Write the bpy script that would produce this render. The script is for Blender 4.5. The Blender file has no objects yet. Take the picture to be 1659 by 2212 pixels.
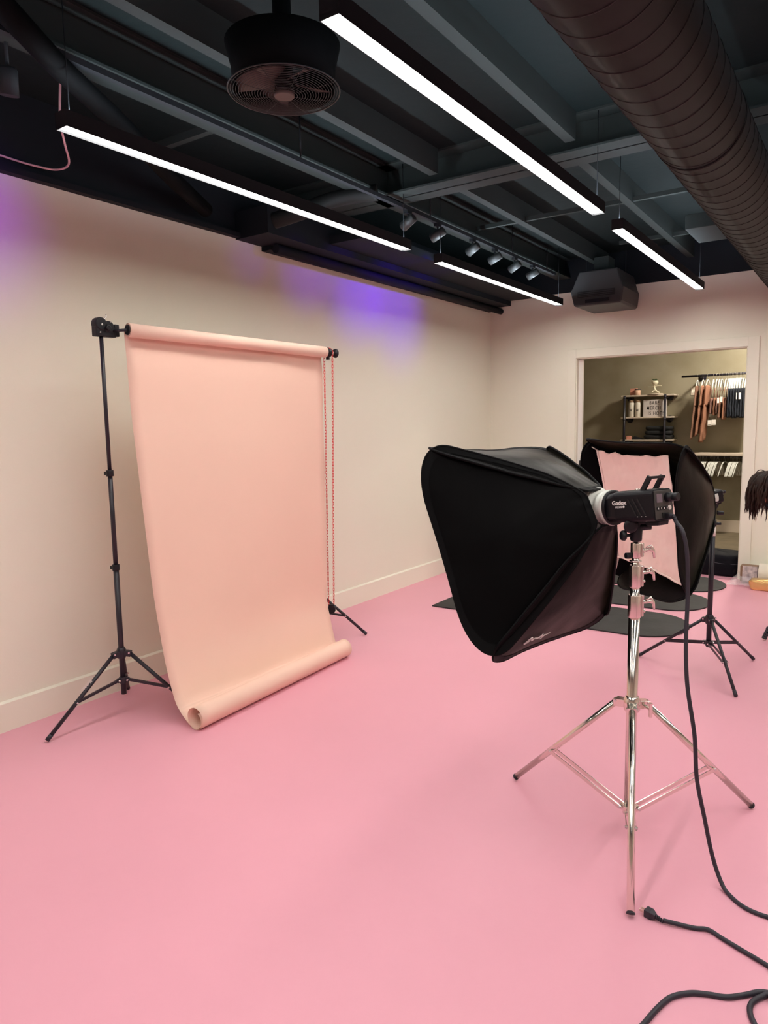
import bpy, bmesh, math, random
from mathutils import Vector, Matrix, noise
random.seed(7)
S = bpy.context.scene
COL = S.collection
PI = math.pi
V = Vector

# ------------------------------------------------------------------ camera, world, exposure
cd = bpy.data.cameras.new('camera')
cam = bpy.data.objects.new('camera', cd); COL.objects.link(cam)
cd.sensor_fit = 'VERTICAL'; cd.sensor_height = 24.0
cd.lens = 24.0 * 1543.6 / 2212.0
cd.clip_start = 0.05; cd.clip_end = 60
r_ = V((0.82653422, 0.56260432, -0.01782019)); u_ = V((-0.05333876, 0.10979872, 0.99252165)); f_ = V((-0.5603536, 0.8194026, -0.12076102))
cam.matrix_world = Matrix(((r_.x, u_.x, -f_.x, 3.6635), (r_.y, u_.y, -f_.y, -7.5754), (r_.z, u_.z, -f_.z, 1.55), (0, 0, 0, 1)))
S.camera = cam
w = bpy.data.worlds.new('world'); S.world = w; w.use_nodes = True
w.node_tree.nodes['Background'].inputs[0].default_value = (0.9, 0.85, 0.8, 1)
w.node_tree.nodes['Background'].inputs[1].default_value = 0.02
S.view_settings.view_transform = 'Standard'; S.view_settings.look = 'None'
S.view_settings.gamma = 1; S.view_settings.use_curve_mapping = False
S.view_settings.exposure = 0.0
LED = 44.0          # strength of the ceiling strips
UP = 42.0            # strength of the uplight added on top of them to brighten the ceiling

# ------------------------------------------------------------------ materials
def mat(name, col, rough=0.6, metal=0.0, spec=0.5, bump=0, bscale=60, var=0, vscale=4, col2=None, sheen=0, trans=0, alpha=1, emit=0, coat=0, aniso=0):
    m = bpy.data.materials.new(name); m.use_nodes = True
    nt = m.node_tree; b = nt.nodes['Principled BSDF']
    b.inputs['Base Color'].default_value = (*col, 1); b.inputs['Roughness'].default_value = rough
    b.inputs['Metallic'].default_value = metal; b.inputs['Specular IOR Level'].default_value = spec
    if sheen: b.inputs['Sheen Weight'].default_value = sheen; b.inputs['Sheen Roughness'].default_value = 0.4; b.inputs['Sheen Tint'].default_value = (1.0, 0.88, 0.62, 1)
    if trans: b.inputs['Transmission Weight'].default_value = trans
    if alpha < 1: b.inputs['Alpha'].default_value = alpha
    if coat: b.inputs['Coat Weight'].default_value = coat
    if emit:
        b.inputs['Emission Color'].default_value = (*col, 1); b.inputs['Emission Strength'].default_value = emit
    tc = nt.nodes.new('ShaderNodeTexCoord')
    if var or col2:
        n = nt.nodes.new('ShaderNodeTexNoise'); n.inputs['Scale'].default_value = vscale; n.inputs['Detail'].default_value = 6
        nt.links.new(tc.outputs['Object'], n.inputs['Vector'])
        mx = nt.nodes.new('ShaderNodeMix'); mx.data_type = 'RGBA'
        c2 = col2 or tuple(c * (1 - var) for c in col)
        mx.inputs['A'].default_value = (*col, 1); mx.inputs['B'].default_value = (*c2, 1)
        rp = nt.nodes.new('ShaderNodeMapRange'); rp.inputs['From Min'].default_value = 0.35; rp.inputs['From Max'].default_value = 0.65
        nt.links.new(n.outputs['Fac'], rp.inputs['Value']); nt.links.new(rp.outputs['Result'], mx.inputs['Factor'])
        nt.links.new(mx.outputs['Result'], b.inputs['Base Color'])
    if bump:
        n = nt.nodes.new('ShaderNodeTexNoise'); n.inputs['Scale'].default_value = bscale; n.inputs['Detail'].default_value = 4
        nt.links.new(tc.outputs['Object'], n.inputs['Vector'])
        bp = nt.nodes.new('ShaderNodeBump'); bp.inputs['Strength'].default_value = bump; bp.inputs['Distance'].default_value = 0.01
        nt.links.new(n.outputs['Fac'], bp.inputs['Height']); nt.links.new(bp.outputs['Normal'], b.inputs['Normal'])
    return m

M = dict(
    floor=mat('pink_floor', (0.82, 0.385, 0.475), 0.42, spec=0.3, var=0.04, vscale=1.1, bump=0.03, bscale=35),
    wall=mat('cream_wall', (0.86, 0.84, 0.71), 0.75, spec=0.2, bump=0.04, bscale=90),
    trim=mat('cream_trim', (0.87, 0.85, 0.72), 0.5, spec=0.3),
    trimhi=mat('cream_trim_edge', (0.86, 0.78, 0.60), 0.45, spec=0.3),
    ceil=mat('black_ceiling', (0.007, 0.013, 0.013), 0.8, spec=0.2, bump=0.2, bscale=12),
    beam=mat('grey_black_beam', (0.030, 0.038, 0.036), 0.75, spec=0.2),
    soffit=mat('black_soffit', (0.011, 0.014, 0.018), 0.7, spec=0.2),
    duct=mat('dark_duct', (0.011, 0.0115, 0.011), 0.6, spec=0.2),
    ductseam=mat('dark_seam', (0.008, 0.006, 0.006), 0.6),
    blackp=mat('black_plastic', (0.008, 0.008, 0.011), 0.42, spec=0.35),
    blackm=mat('black_satin_metal', (0.016, 0.014, 0.022), 0.38, spec=0.5),
    rivet=mat('steel_rivet', (0.7, 0.7, 0.7), 0.25, metal=1),
    chrome=mat('chrome', (0.80, 0.75, 0.68), 0.18, metal=1),
    chromeb=mat('brushed_chrome', (0.78, 0.72, 0.66), 0.22, metal=1),
    paper=mat('peach_paper', (0.90, 0.63, 0.51), 0.7, spec=0.2, var=0.03, vscale=1.5),
    core=mat('cardboard_core', (0.25, 0.13, 0.10), 0.8),
    red=mat('red_chain', (0.75, 0.02, 0.02), 0.35),
    white=mat('white_paint', (0.80, 0.78, 0.72), 0.4),
    nylon=mat('black_nylon', (0.0022, 0.0020, 0.0024), 0.40, spec=0.05, bump=0.2, bscale=9, sheen=0.075),
    nylonrim=mat('black_nylon_binding', (0.002, 0.002, 0.0024), 0.6, spec=0.1),
    diff=mat('pale_diffuser', (0.86, 0.69, 0.63), 0.8, spec=0.1, bump=0.5, bscale=7),
    diffedge=mat('diffuser_hem', (0.90, 0.74, 0.68), 0.8),
    ring=mat('white_mount_ring', (0.66, 0.67, 0.62), 0.35),
    screen=mat('grey_display', (0.20, 0.16, 0.18), 0.2),
    panel=mat('grey_panel', (0.05, 0.047, 0.043), 0.45),
    body=mat('flash_body', (0.006, 0.0055, 0.008), 0.42, spec=0.25),
    bodytop=mat('flash_top', (0.035, 0.034, 0.030), 0.4),
    logo=mat('white_print', (0.85, 0.83, 0.80), 0.5),
    rubber=mat('black_rubber', (0.022, 0.019, 0.030), 0.5),
    mat=mat('charcoal_mat', (0.030, 0.029, 0.030), 0.65, spec=0.4, var=0.35, vscale=5, bump=0.15, bscale=25),
    brass=mat('prong', (0.8, 0.72, 0.62), 0.25, metal=1),
    plaster=mat('taupe_plaster', (0.31, 0.275, 0.20), 0.85, spec=0.15, col2=(0.25, 0.215, 0.145), vscale=2.5, bump=0.1, bscale=5),
    concrete=mat('brown_concrete', (0.17, 0.13, 0.08), 0.7, var=0.25, vscale=6),
    board=mat('pale_board', (0.62, 0.52, 0.42), 0.5),
    boxpink=mat('salmon_card', (0.62, 0.26, 0.19), 0.6),
    candle=mat('peach_glass', (0.66, 0.42, 0.30), 0.4),
    leaf=mat('dark_leaf', (0.05, 0.08, 0.025), 0.5, var=0.5, vscale=40),
    ceramic=mat('cream_ceramic', (0.72, 0.66, 0.50), 0.35),
    bottle=mat('white_bottle', (0.66, 0.61, 0.52), 0.35),
    bottlecap=mat('kraft_cap', (0.32, 0.20, 0.12), 0.6),
    sign=mat('letterboard', (0.58, 0.52, 0.50), 0.6),
    signframe=mat('sign_frame', (0.70, 0.68, 0.66), 0.5),
    ink=mat('black_letter', (0.01, 0.01, 0.01), 0.6),
    cloth=mat('black_cloth', (0.006, 0.006, 0.007), 0.9, bump=0.6, bscale=30),
    navy=mat('navy_denim', (0.010, 0.013, 0.022), 0.85, bump=0.5, bscale=40),
    rust=mat('rust_knit', (0.30, 0.135, 0.08), 0.8, bump=0.4, bscale=40),
    rust2=mat('brown_knit', (0.22, 0.11, 0.07), 0.8, bump=0.4, bscale=40),
    mauve=mat('dusky_satin', (0.22, 0.12, 0.10), 0.6),
    hanger=mat('white_hanger', (0.52, 0.52, 0.48), 0.4),
    wire=mat('steel_hook', (0.65, 0.62, 0.56), 0.3, metal=1),
    tag=mat('paper_tag', (0.80, 0.74, 0.68), 0.6),
    grid=mat('dark_wire_grid', (0.02, 0.02, 0.022), 0.6),
    bag=mat('navy_bag', (0.005, 0.0045, 0.008), 0.7, spec=0.15, bump=0.5, bscale=14),
    gold=mat('gold_foil', (0.88, 0.62, 0.26), 0.30, metal=0.9, bump=1.0, bscale=18),
    whitepaper=mat('white_paper_roll', (0.80, 0.74, 0.62), 0.7),
    label=mat('printed_label', (0.72, 0.64, 0.62), 0.5, col2=(0.30, 0.26, 0.27), vscale=22),
    carton=mat('brown_carton', (0.25, 0.15, 0.09), 0.7),
    plastic=mat('clear_plastic', (0.95, 0.90, 0.92), 0.18, spec=0.8, alpha=0.28, bump=0.9, bscale=30),
    skin=mat('skin', (0.62, 0.30, 0.17), 0.5, spec=0.4),
    hair=mat('dark_brown_hair', (0.030, 0.014, 0.009), 0.5, spec=0.22, var=0.6, vscale=30),
    shirt=mat('black_shirt', (0.012, 0.012, 0.014), 0.8),
    jeans=mat('dark_jeans', (0.02, 0.025, 0.045), 0.8),
    grille=mat('dark_grille', (0.03, 0.033, 0.033), 0.5),
    hub=mat('taupe_hub', (0.09, 0.07, 0.06), 0.6),
    acgrey=mat('grey_casing', (0.04, 0.042, 0.042), 0.5),
    pinktube=mat('pale_tube', (0.75, 0.45, 0.48), 0.3),
    drum=mat('black_drum', (0.003, 0.0032, 0.0035), 0.7, spec=0.05),
    housing=mat('black_housing', (0.016, 0.018, 0.021), 0.6, spec=0.2),  # lifted towards blue-grey to stand in for the glow round the strips
)
def emis(name, col, st):
    m = bpy.data.materials.new(name); m.use_nodes = True; nt = m.node_tree
    nt.nodes.remove(nt.nodes['Principled BSDF']); e = nt.nodes.new('ShaderNodeEmission')
    e.inputs[0].default_value = (*col, 1); e.inputs[1].default_value = st
    nt.links.new(e.outputs[0], nt.nodes['Material Output'].inputs[0]); return m
M['led'] = emis('led_diffuser', (1.0, 0.955, 0.90), LED)
M['uplight_fill'] = emis('added_uplight_glow', (0.75, 0.88, 1.0), UP)
M['blueled'] = emis('violet_led', (0.25, 0.15, 1.0), 6)
M['warm'] = emis('warm_bulb', (1.0, 0.92, 0.78), 380)

# ------------------------------------------------------------------ mesh helpers
def basis(d):
    d = V(d).normalized(); a = V((0, 0, 1)) if abs(d.z) < 0.9 else V((1, 0, 0))
    x = d.cross(a).normalized(); y = x.cross(d).normalized(); return x, y, d
class MB:
    def __init__(s): s.v = []; s.f = []; s.sm = []
    def add(s, vs, fs, smooth=False, mtx=None):
        o = len(s.v)
        for p in vs: s.v.append(tuple(mtx @ V(p)) if mtx else tuple(p))
        for f in fs: s.f.append(tuple(i + o for i in f)); s.sm.append(smooth)
        return s
    def box(s, lo, hi, mtx=None):
        x0, y0, z0 = lo; x1, y1, z1 = hi
        vs = [(x0, y0, z0), (x1, y0, z0), (x1, y1, z0), (x0, y1, z0), (x0, y0, z1), (x1, y0, z1), (x1, y1, z1), (x0, y1, z1)]
        return s.add(vs, [(0, 3, 2, 1), (4, 5, 6, 7), (0, 1, 5, 4), (1, 2, 6, 5), (2, 3, 7, 6), (3, 0, 4, 7)], mtx=mtx)
    def cbox(s, c, d, mtx=None):
        return s.box([c[i] - d[i] / 2 for i in range(3)], [c[i] + d[i] / 2 for i in range(3)], mtx)
    def bar(s, p0, p1, w_, h_, up=(0, 0, 1)):
        p0, p1 = V(p0), V(p1); d = (p1 - p0).normalized(); u = V(up)
        x = d.cross(u)
        if x.length < 1e-3: x = d.cross(V((1, 0, 0)))
        x.normalize(); y = x.cross(d).normalized()
        vs = [p + x * sx * w_ / 2 + y * sy * h_ / 2 for p in (p0, p1) for sx, sy in ((-1, -1), (1, -1), (1, 1), (-1, 1))]
        return s.add(vs, [(0, 1, 2, 3), (7, 6, 5, 4), (0, 4, 5, 1), (1, 5, 6, 2), (2, 6, 7, 3), (3, 7, 4, 0)])
    def cyl(s, p0, p1, r0, r1=None, n=20, caps=True):
        r1 = r0 if r1 is None else r1; return s.lathe(p0, V(p1) - V(p0), [(0, r0), (1, r1)], n, caps, True)
    def lathe(s, o, ax, prof, n=24, caps=True, unit=False):
        # prof: (distance along ax, radius); unit: distance is a fraction of ax
        o = V(o); L = V(ax).length if unit else 1; x, y, d = basis(ax); vs = []; fs = []
        for t, r in prof:
            for k in range(n):
                a = 2 * PI * k / n; vs.append(o + d * t * L + (x * math.cos(a) + y * math.sin(a)) * r)
        m = len(prof)
        for i in range(m - 1):
            for k in range(n):
                k2 = (k + 1) % n; fs.append((i * n + k, i * n + k2, (i + 1) * n + k2, (i + 1) * n + k))
        s.add(vs, fs, True)
        if caps:
            b = len(s.v) - len(vs)
            s.f.append(tuple(b + k for k in reversed(range(n)))); s.sm.append(False)
            s.f.append(tuple(b + (m - 1) * n + k for k in range(n))); s.sm.append(False)
        return s
    def tube(s, pts, r, n=10, closed=False, caps=True):
        pts = [V(p) for p in pts]; m = len(pts); R = r if isinstance(r, (list, tuple)) else [r] * m
        vs = []; fs = []; px = None
        for i, p in enumerate(pts):
            a = pts[(i - 1) % m] if (closed or i > 0) else p; b = pts[(i + 1) % m] if (closed or i < m - 1) else p
            t = (b - a).normalized()
            if px is None: px, _, _ = basis(t)
            px = (px - t * px.dot(t)).normalized(); py = t.cross(px)
            for k in range(n):
                an = 2 * PI * k / n; vs.append(p + (px * math.cos(an) + py * math.sin(an)) * R[i])
        for i in range(m if closed else m - 1):
            j = (i + 1) % m
            for k in range(n):
                k2 = (k + 1) % n; fs.append((i * n + k, i * n + k2, j * n + k2, j * n + k))
        s.add(vs, fs, True)
        if caps and not closed:
            b = len(s.v) - len(vs)
            s.f.append(tuple(b + k for k in reversed(range(n)))); s.sm.append(False)
            s.f.append(tuple(b + (m - 1) * n + k for k in range(n))); s.sm.append(False)
        return s
    def ball(s, c, r, n=14, sc=(1, 1, 1)):
        vs = [(c[0], c[1], c[2] - r * sc[2])]; fs = []; h = n // 2
        for i in range(1, h):
            a = -PI / 2 + PI * i / h
            for k in range(n):
                b = 2 * PI * k / n; vs.append((c[0] + r * sc[0] * math.cos(a) * math.cos(b), c[1] + r * sc[1] * math.cos(a) * math.sin(b), c[2] + r * sc[2] * math.sin(a)))
        vs.append((c[0], c[1], c[2] + r * sc[2])); L = len(vs) - 1
        for k in range(n):
            k2 = (k + 1) % n; fs.append((0, 1 + k2, 1 + k)); fs.append((L, L - n + k, L - n + k2))
            for i in range(h - 2):
                b = 1 + i * n; fs.append((b + k, b + k2, b + n + k2, b + n + k))
        return s.add(vs, fs, True)
    def prism(s, poly, z0, z1, mtx=None):
        n = len(poly); vs = [(x, y, z0) for x, y in poly] + [(x, y, z1) for x, y in poly]
        fs = [tuple(reversed(range(n))), tuple(range(n, 2 * n))] + [(i, (i + 1) % n, n + (i + 1) % n, n + i) for i in range(n)]
        return s.add(vs, fs, mtx=mtx)
    def grid(s, fn, nu, nv, smooth=True):
        vs = [fn(i / nu, j / nv) for j in range(nv + 1) for i in range(nu + 1)]
        fs = [(j * (nu + 1) + i, j * (nu + 1) + i + 1, (j + 1) * (nu + 1) + i + 1, (j + 1) * (nu + 1) + i) for j in range(nv) for i in range(nu)]
        return s.add(vs, fs, smooth)
    def build(s, name, m, parent=None, bevel=0, solid=0, seg=2):
        me = bpy.data.meshes.new(name); me.from_pydata([tuple(p) for p in s.v], [], s.f)
        me.polygons.foreach_set('use_smooth', s.sm); me.update()
        bm = bmesh.new(); bm.from_mesh(me)
        if not solid: bmesh.ops.recalc_face_normals(bm, faces=bm.faces)
        bm.to_mesh(me); bm.free()
        me.materials.append(M[m] if isinstance(m, str) else m)
        o = bpy.data.objects.new(name, me); COL.objects.link(o)
        if parent: o.parent = parent; o.matrix_parent_inverse = parent.matrix_world.inverted()
        if solid:
            q = o.modifiers.new('solid', 'SOLIDIFY'); q.thickness = solid; q.offset = 0
        if bevel:
            q = o.modifiers.new('bevel', 'BEVEL'); q.width = bevel; q.segments = seg; q.limit_method = 'ANGLE'; q.angle_limit = math.radians(40)
            q.harden_normals = False
        return o
def tag(o, label, cat, group=None, kind=None):
    o['label'] = label; o['category'] = cat
    if group: o['group'] = group
    if kind: o['kind'] = kind
    return o
def thing(name, label, cat, loc=(0, 0, 0), group=None):
    o = bpy.data.objects.new(name, None); COL.objects.link(o); o.location = loc; o.empty_display_size = 0.05
    o.matrix_world = Matrix.Translation(loc)
    return tag(o, label, cat, group)
def struct(o): o['kind'] = 'structure'; return o
def catmull(pts, n=10):
    pts = [V(p) for p in pts]; P = [pts[0]] + pts + [pts[-1]]; out = []
    for i in range(1, len(P) - 2):
        a, b, c, d = P[i - 1], P[i], P[i + 1], P[i + 2]
        for k in range(n):
            t = k / n; out.append(0.5 * ((2 * b) + (c - a) * t + (2 * a - 5 * b + 4 * c - d) * t * t + (3 * b - a - 3 * c + d) * t ** 3))
    return out + [pts[-1]]
def text(name, s, m, size, mtx, parent, depth=0.0006, sx=1, space=1, shear=0, bold=0):
    cu = bpy.data.curves.new(name, 'FONT'); cu.body = s; cu.size = size; cu.extrude = depth; cu.align_x = 'CENTER'; cu.align_y = 'CENTER'
    cu.space_character = space; cu.shear = shear; cu.offset = bold
    t = bpy.data.objects.new(name, cu); COL.objects.link(t)
    bpy.context.view_layer.update()
    me = bpy.data.meshes.new_from_object(t.evaluated_get(bpy.context.evaluated_depsgraph_get()))
    bpy.data.objects.remove(t)
    me.transform(mtx @ Matrix.Diagonal((sx, 1, 1, 1))); me.materials.clear(); me.materials.append(M[m])
    o = bpy.data.objects.new(name, me); COL.objects.link(o)
    if parent: o.parent = parent; o.matrix_parent_inverse = parent.matrix_world.inverted()
    return o
def frame_mtx(o, x, y, z):
    return Matrix(((x[0], y[0], z[0], o[0]), (x[1], y[1], z[1], o[1]), (x[2], y[2], z[2], o[2]), (0, 0, 0, 1)))

# ------------------------------------------------------------------ room shell
XR, YF, ZC = 7.2, -11.5, 3.25
struct(MB().box((-0.1, YF, -0.1), (XR, 0.45, 0)).build('floor', 'floor'))
struct(MB().box((-0.12, YF, 0), (0, 0.12, 2.83)).build('wall_left', 'wall'))
struct(MB().box((-0.12, YF, 2.83), (0, 0.12, ZC)).build('trim_1', 'soffit'))
DX0, DX1, DZ = 1.005, 2.651, 2.221
b = MB().box((0, 0, 0), (DX0, 0.12, 2.91)).box((DX1, 0, 0), (XR, 0.12, 2.91)).box((DX0, 0, DZ), (DX1, 0.12, 2.91))
struct(b.build('wall_back', 'wall'))
struct(MB().box((0, -0.012, 2.91), (XR, 0.12, ZC)).build('trim_2', 'soffit'))
struct(MB().box((XR, YF, 0), (XR + 0.1, 0.12, ZC)).build('wall_right', 'wall'))
struct(MB().box((-0.12, YF - 0.1, 0), (XR + 0.1, YF, ZC)).build('wall_front', 'wall'))
struct(MB().box((-0.12, YF, ZC), (XR + 0.1, 0.12, ZC + 0.1)).build('ceiling', 'ceil'))
# baseboards with their lighter bevelled lip
def base(name, lo, hi, axis):
    b = MB()
    if axis == 'y': b.prism([(0, 0), (0.016, 0), (0.016, 0.150), (0.004, 0.160), (0, 0.160)], lo[1], hi[1], Matrix(((1, 0, 0, 0), (0, 0, 1, 0), (0, 1, 0, 0), (0, 0, 0, 1))))
    else: b.prism([(0, 0), (-0.016, 0), (-0.016, 0.150), (-0.004, 0.160), (0, 0.160)], lo[0], hi[0], Matrix(((0, 0, 1, 0), (1, 0, 0, 0), (0, 1, 0, 0), (0, 0, 0, 1))))
    return struct(b.build(name, 'trim'))
base('baseboard_left', (0, YF), (0, 0), 'y')
base('baseboard_back', (0.016, 0), (0.917, 0), 'x')
base('baseboard_right', (2.747, 0), (XR, 0), 'x')
# casing of the wide opening, with the sliding door's edge at its left jamb
b = MB().box((0.917, -0.02, 0), (DX0, 0, 2.31)).box((DX1, -0.02, 0), (2.747, 0, 2.31)).box((DX0, -0.02, DZ), (DX1, 0, 2.31))
b.box((DX0 - 0.001, -0.006, 0), (DX0 + 0.010, 0.12, DZ)).box((DX1 - 0.010, -0.006, 0), (DX1 + 0.001, 0.12, DZ)).box((DX0, -0.006, DZ - 0.010), (DX1, 0.12, DZ + 0.001))
struct(b.build('trim_3', 'trim', bevel=0.002))
d1 = struct(MB().box((DX0 + 0.008, 0.045, 0.01), (DX0 + 0.055, 0.085, DZ - 0.012)).build('door_1', 'white', bevel=0.002))
MB().box((DX0 + 0.030, 0.040, 1.02), (DX0 + 0.048, 0.047, 1.13)).build('door_pull', 'blackp', d1)

# the storage room behind the opening
BY = 3.15
struct(MB().box((-0.9, 0.45, -0.1), (4.2, BY + 0.1, 0)).build('floor_storage', 'concrete'))
struct(MB().box((-0.9, BY, 0), (4.2, BY + 0.1, 3.0)).build('wall_storage_back', 'plaster'))
struct(MB().box((-1.0, 0.12, 0), (-0.9, BY + 0.1, 3.0)).build('wall_storage_left', 'plaster'))
struct(MB().box((4.2, 0.12, 0), (4.3, BY + 0.1, 3.0)).build('wall_storage_right', 'plaster'))
struct(MB().box((-0.9, 0.12, 3.0), (4.2, BY + 0.1, 3.1)).build('ceiling_storage', 'wall'))
struct(MB().box((-0.9, BY - 0.016, 0), (4.2, BY, 0.165)).build('baseboard_storage', 'board', bevel=0.003))

# ------------------------------------------------------------------ ceiling steel, soffits
n_t = 4
def trimbox(lo, hi, m='beam'):
    global n_t
    o = struct(MB().box(lo, hi).build('trim_%d' % n_t, m)); n_t += 1; return o
def ibeam(p0, p1, w_, h_, m='beam'):      # I-section, p = bottom flange centre
    global n_t
    b = MB(); p0, p1 = V(p0), V(p1); up = V((0, 0, 1))
    b.bar(p0 + up * 0.006, p1 + up * 0.006, w_, 0.012); b.bar(p0 + up * h_ / 2, p1 + up * h_ / 2, 0.012, h_)
    b.bar(p0 + up * (h_ - 0.006), p1 + up * (h_ - 0.006), w_, 0.012)
    o = struct(b.build('trim_%d' % n_t, m)); n_t += 1; return o
ibeam((0.86, YF, 3.05), (0.86, 0, 3.05), 0.15, 0.2)
ibeam((0.0, -3.37, 3.05), (XR, -3.37, 3.05), 0.24, 0.2)
ibeam((0.0, -7.9, 3.05), (XR, -7.9, 3.05), 0.24, 0.2)
for x, y0, y1 in ((1.30, YF, -3.5), (1.30, -3.25, 0), (2.18, YF, -3.5), (2.12, -3.25, 0), (3.3, YF, -3.5), (4.4, YF, 0), (5.6, YF, 0)):
    trimbox((x - 0.03, y0, 3.10), (x + 0.03, y1, 3.25))
trimbox((0.9, -2.14, 3.11), (2.55, -2.11, 3.14)); trimbox((1.7, -0.92, 3.11), (2.9, -0.89, 3.14)); trimbox((0.02, -4.78, 3.11), (0.8, -4.74, 3.15))
trimbox((0.0, YF, 2.83), (0.05, 0.0, 2.86), 'soffit')
trimbox((0.0, -3.95, 2.822), (0.30, -0.12, 3.0), 'soffit')
trimbox((0.30, -3.3, 2.87), (0.62, -0.15, 2.93), 'soffit')

# roller screen in its black case along the top of the left wall
t = thing('roller_screen', 'long black rolled-up screen case along top of the cream left wall', 'screen', (0.1, -0.5, 2.74))
MB().box((0.0, -3.7, 2.79), (0.085, -0.05, 2.82)).build('bracket_rail', 'soffit', t)
MB().cyl((0.135, -3.7, 2.79), (0.135, 0.0 - 0.02, 2.79), 0.032).build('roller_tube', 'soffit', t)

# ------------------------------------------------------------------ LED strips
def strip(x, y0, y1, label, z=2.70):
    t = thing('linear_light', label, 'ceiling light', (x, (y0 + y1) / 2, z), 'slim LED strip lights hung from the ceiling')
    b = MB().box((x - 0.035, y0, z + 0.011), (x + 0.035, y1, z + 0.062))
    for s0, s1 in ((-0.035, -0.033), (0.033, 0.035)): b.box((x + s0, y0, z), (x + s1, y1, z + 0.012))
    for a0 in (y0, y1 - 0.003): b.box((x - 0.033, a0, z), (x + 0.033, a0 + 0.003, z + 0.012))
    b.build('housing', 'housing', t)
    MB().box((x - 0.0328, y0 + 0.004, z + 0.0095), (x + 0.0328, y1 - 0.004, z + 0.0108)).build('diffuser', 'led', t)
    MB().box((x - 0.016, y0 + 0.02, z + 0.0615), (x + 0.016, y1 - 0.02, z + 0.064)).build('added_uplight', 'uplight_fill', t)  # added glowing strip: brightens the ceiling in place of the lamps' halo
    for yy in (y0 + 0.04, y1 - 0.04):
        MB().cyl((x, yy, z + 0.062), (x, yy, ZC), 0.0022, n=6).build('hanging_rod', 'housing', t)
    return t
strip(1.033, -5.87, -3.40, 'longer LED strip light over the pink backdrop, nearest to left wall')
strip(1.015, -2.96, -0.54, 'short-looking LED strip light ending beside the ceiling air unit')
strip(2.325, -5.85, -3.43, 'widest brightest LED strip light, beside the dark spiral duct')
strip(2.315, -3.05, -0.54, 'LED strip light pointing at the back wall above the doorway')
for x, y0, lab in ((3.75, -5.85, 'right-hand'), (3.75, -3.05, 'right-hand back'), (5.2, -5.85, 'far right'), (5.2, -3.05, 'far right back'), (1.033, -8.70, 'rear left'), (2.325, -8.68, 'rear middle'), (3.75, -8.68, 'rear right'), (5.2, -8.68, 'far rear right')):  # unseen strips, added so the floor is lit evenly
    strip(x, y0, y0 + 2.44, lab + ' LED strip light added outside the view to even the floor light')

# ------------------------------------------------------------------ spiral duct and its register branch
t = thing('spiral_duct', 'large dark round spiral air duct running under the ceiling', 'duct', (3.0, -5, 2.79))
dc, dr = V((2.985, 0, 2.785)), 0.182
MB().cyl((dc.x, YF, dc.z), (dc.x, -0.012, dc.z), dr, n=64).build('duct_pipe', 'duct', t)
b = MB(); turns = int((0 - YF) / 0.125); pts = []
for k in range(turns * 30 + 1):
    a = 2 * PI * k / 30; pts.append((dc.x + math.cos(a) * (dr + 0.0005), YF + 0.05 + 0.125 * k / 30, dc.z + math.sin(a) * (dr + 0.0005)))
b.tube([p for p in pts if p[1] < -0.05], 0.0028, n=5).build('seam', 'ductseam', t)
for yy in (-9, -6.5, -4.2, -1.9): MB().lathe((dc.x, yy, dc.z), (0, 1, 0), [(0, dr + 0.001), (0.0, dr + 0.004), (0.03, dr + 0.004), (0.03, dr + 0.001)], 48, False).box((dc.x - 0.003, yy + 0.01, dc.z + dr), (dc.x + 0.003, yy + 0.02, ZC)).build('hanger_strap', 'duct', t)
tag(MB().box((2.47, -1.95, 2.90), (2.84, -1.46, 3.0)).build('register_box', 'beam', bevel=0.004), 'flat grey register box joined to side of spiral duct', 'vent')

# small elbow duct over the first lamp
tag(MB().tube(catmull([(0.95, -3.62, 3.03), (0.78, -3.70, 3.02), (0.66, -3.80, 2.98), (0.58, -3.95, 2.90), (0.42, -4.02, 2.86)], 6), 0.05, n=16).build('elbow_duct', 'duct'),
    'small dark elbow duct crossing below the beams above the backdrop', 'duct')
# wide pipe in the upper left corner
tag(MB().tube([(1.35, -6.4, 2.96), (0.98, -5.83, 2.95), (0.72, -5.35, 2.94), (0.35, -4.75, 2.93), (0.1, -4.3, 2.92)], 0.045, n=16).build('ceiling_pipe', 'drum'),
    'thick dark pipe crossing the ceiling in the upper left corner', 'pipe')
tag(MB().tube(catmull([(0.01, -6.2, 2.935), (0.015, -5.55, 2.91), (0.04, -5.39, 2.90), (0.09, -5.30, 2.895), (0.20, -5.30, 2.90), (0.36, -5.42, 2.93), (0.46, -5.5, 3.0), (0.5, -5.5, 3.25)], 8), 0.0055, n=8).build('bent_tube', 'pinktube'),
    'thin glossy bent tube curving below the ceiling at upper left', 'tube')

# ceiling fan in a round cage
fx, fy, fz = 1.74, -5.385, 2.80
t = thing('cage_fan', 'round ceiling fan with circular wire cage and taupe hub', 'fan', (fx, fy, fz))
b = MB(); R0 = 0.212
for k in range(17):
    rr = 0.05 + (R0 - 0.05) * k / 16; rad = 0.0011 if k < 16 else 0.003
    b.tube([(fx + rr * math.cos(a), fy + rr * math.sin(a), fz + 0.018 * (rr / R0) ** 2) for a in [2 * PI * i / 48 for i in range(48)]], rad, n=5, closed=True)
for k in range(8):
    a = 2 * PI * k / 8 + 0.3; b.tube([(fx + math.cos(a) * rr, fy + math.sin(a) * rr, fz + 0.003 + 0.018 * (rr / R0) ** 2) for rr in (0.04, 0.12, R0)], 0.0012, n=5)
b.build('cage', 'grille', t)
MB().lathe((fx, fy, fz - 0.004), (0, 0, 1), [(0, 0.036), (0.003, 0.039), (0.02, 0.039)], 32).build('hub_cap', 'hub', t)
b = MB()
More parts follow.
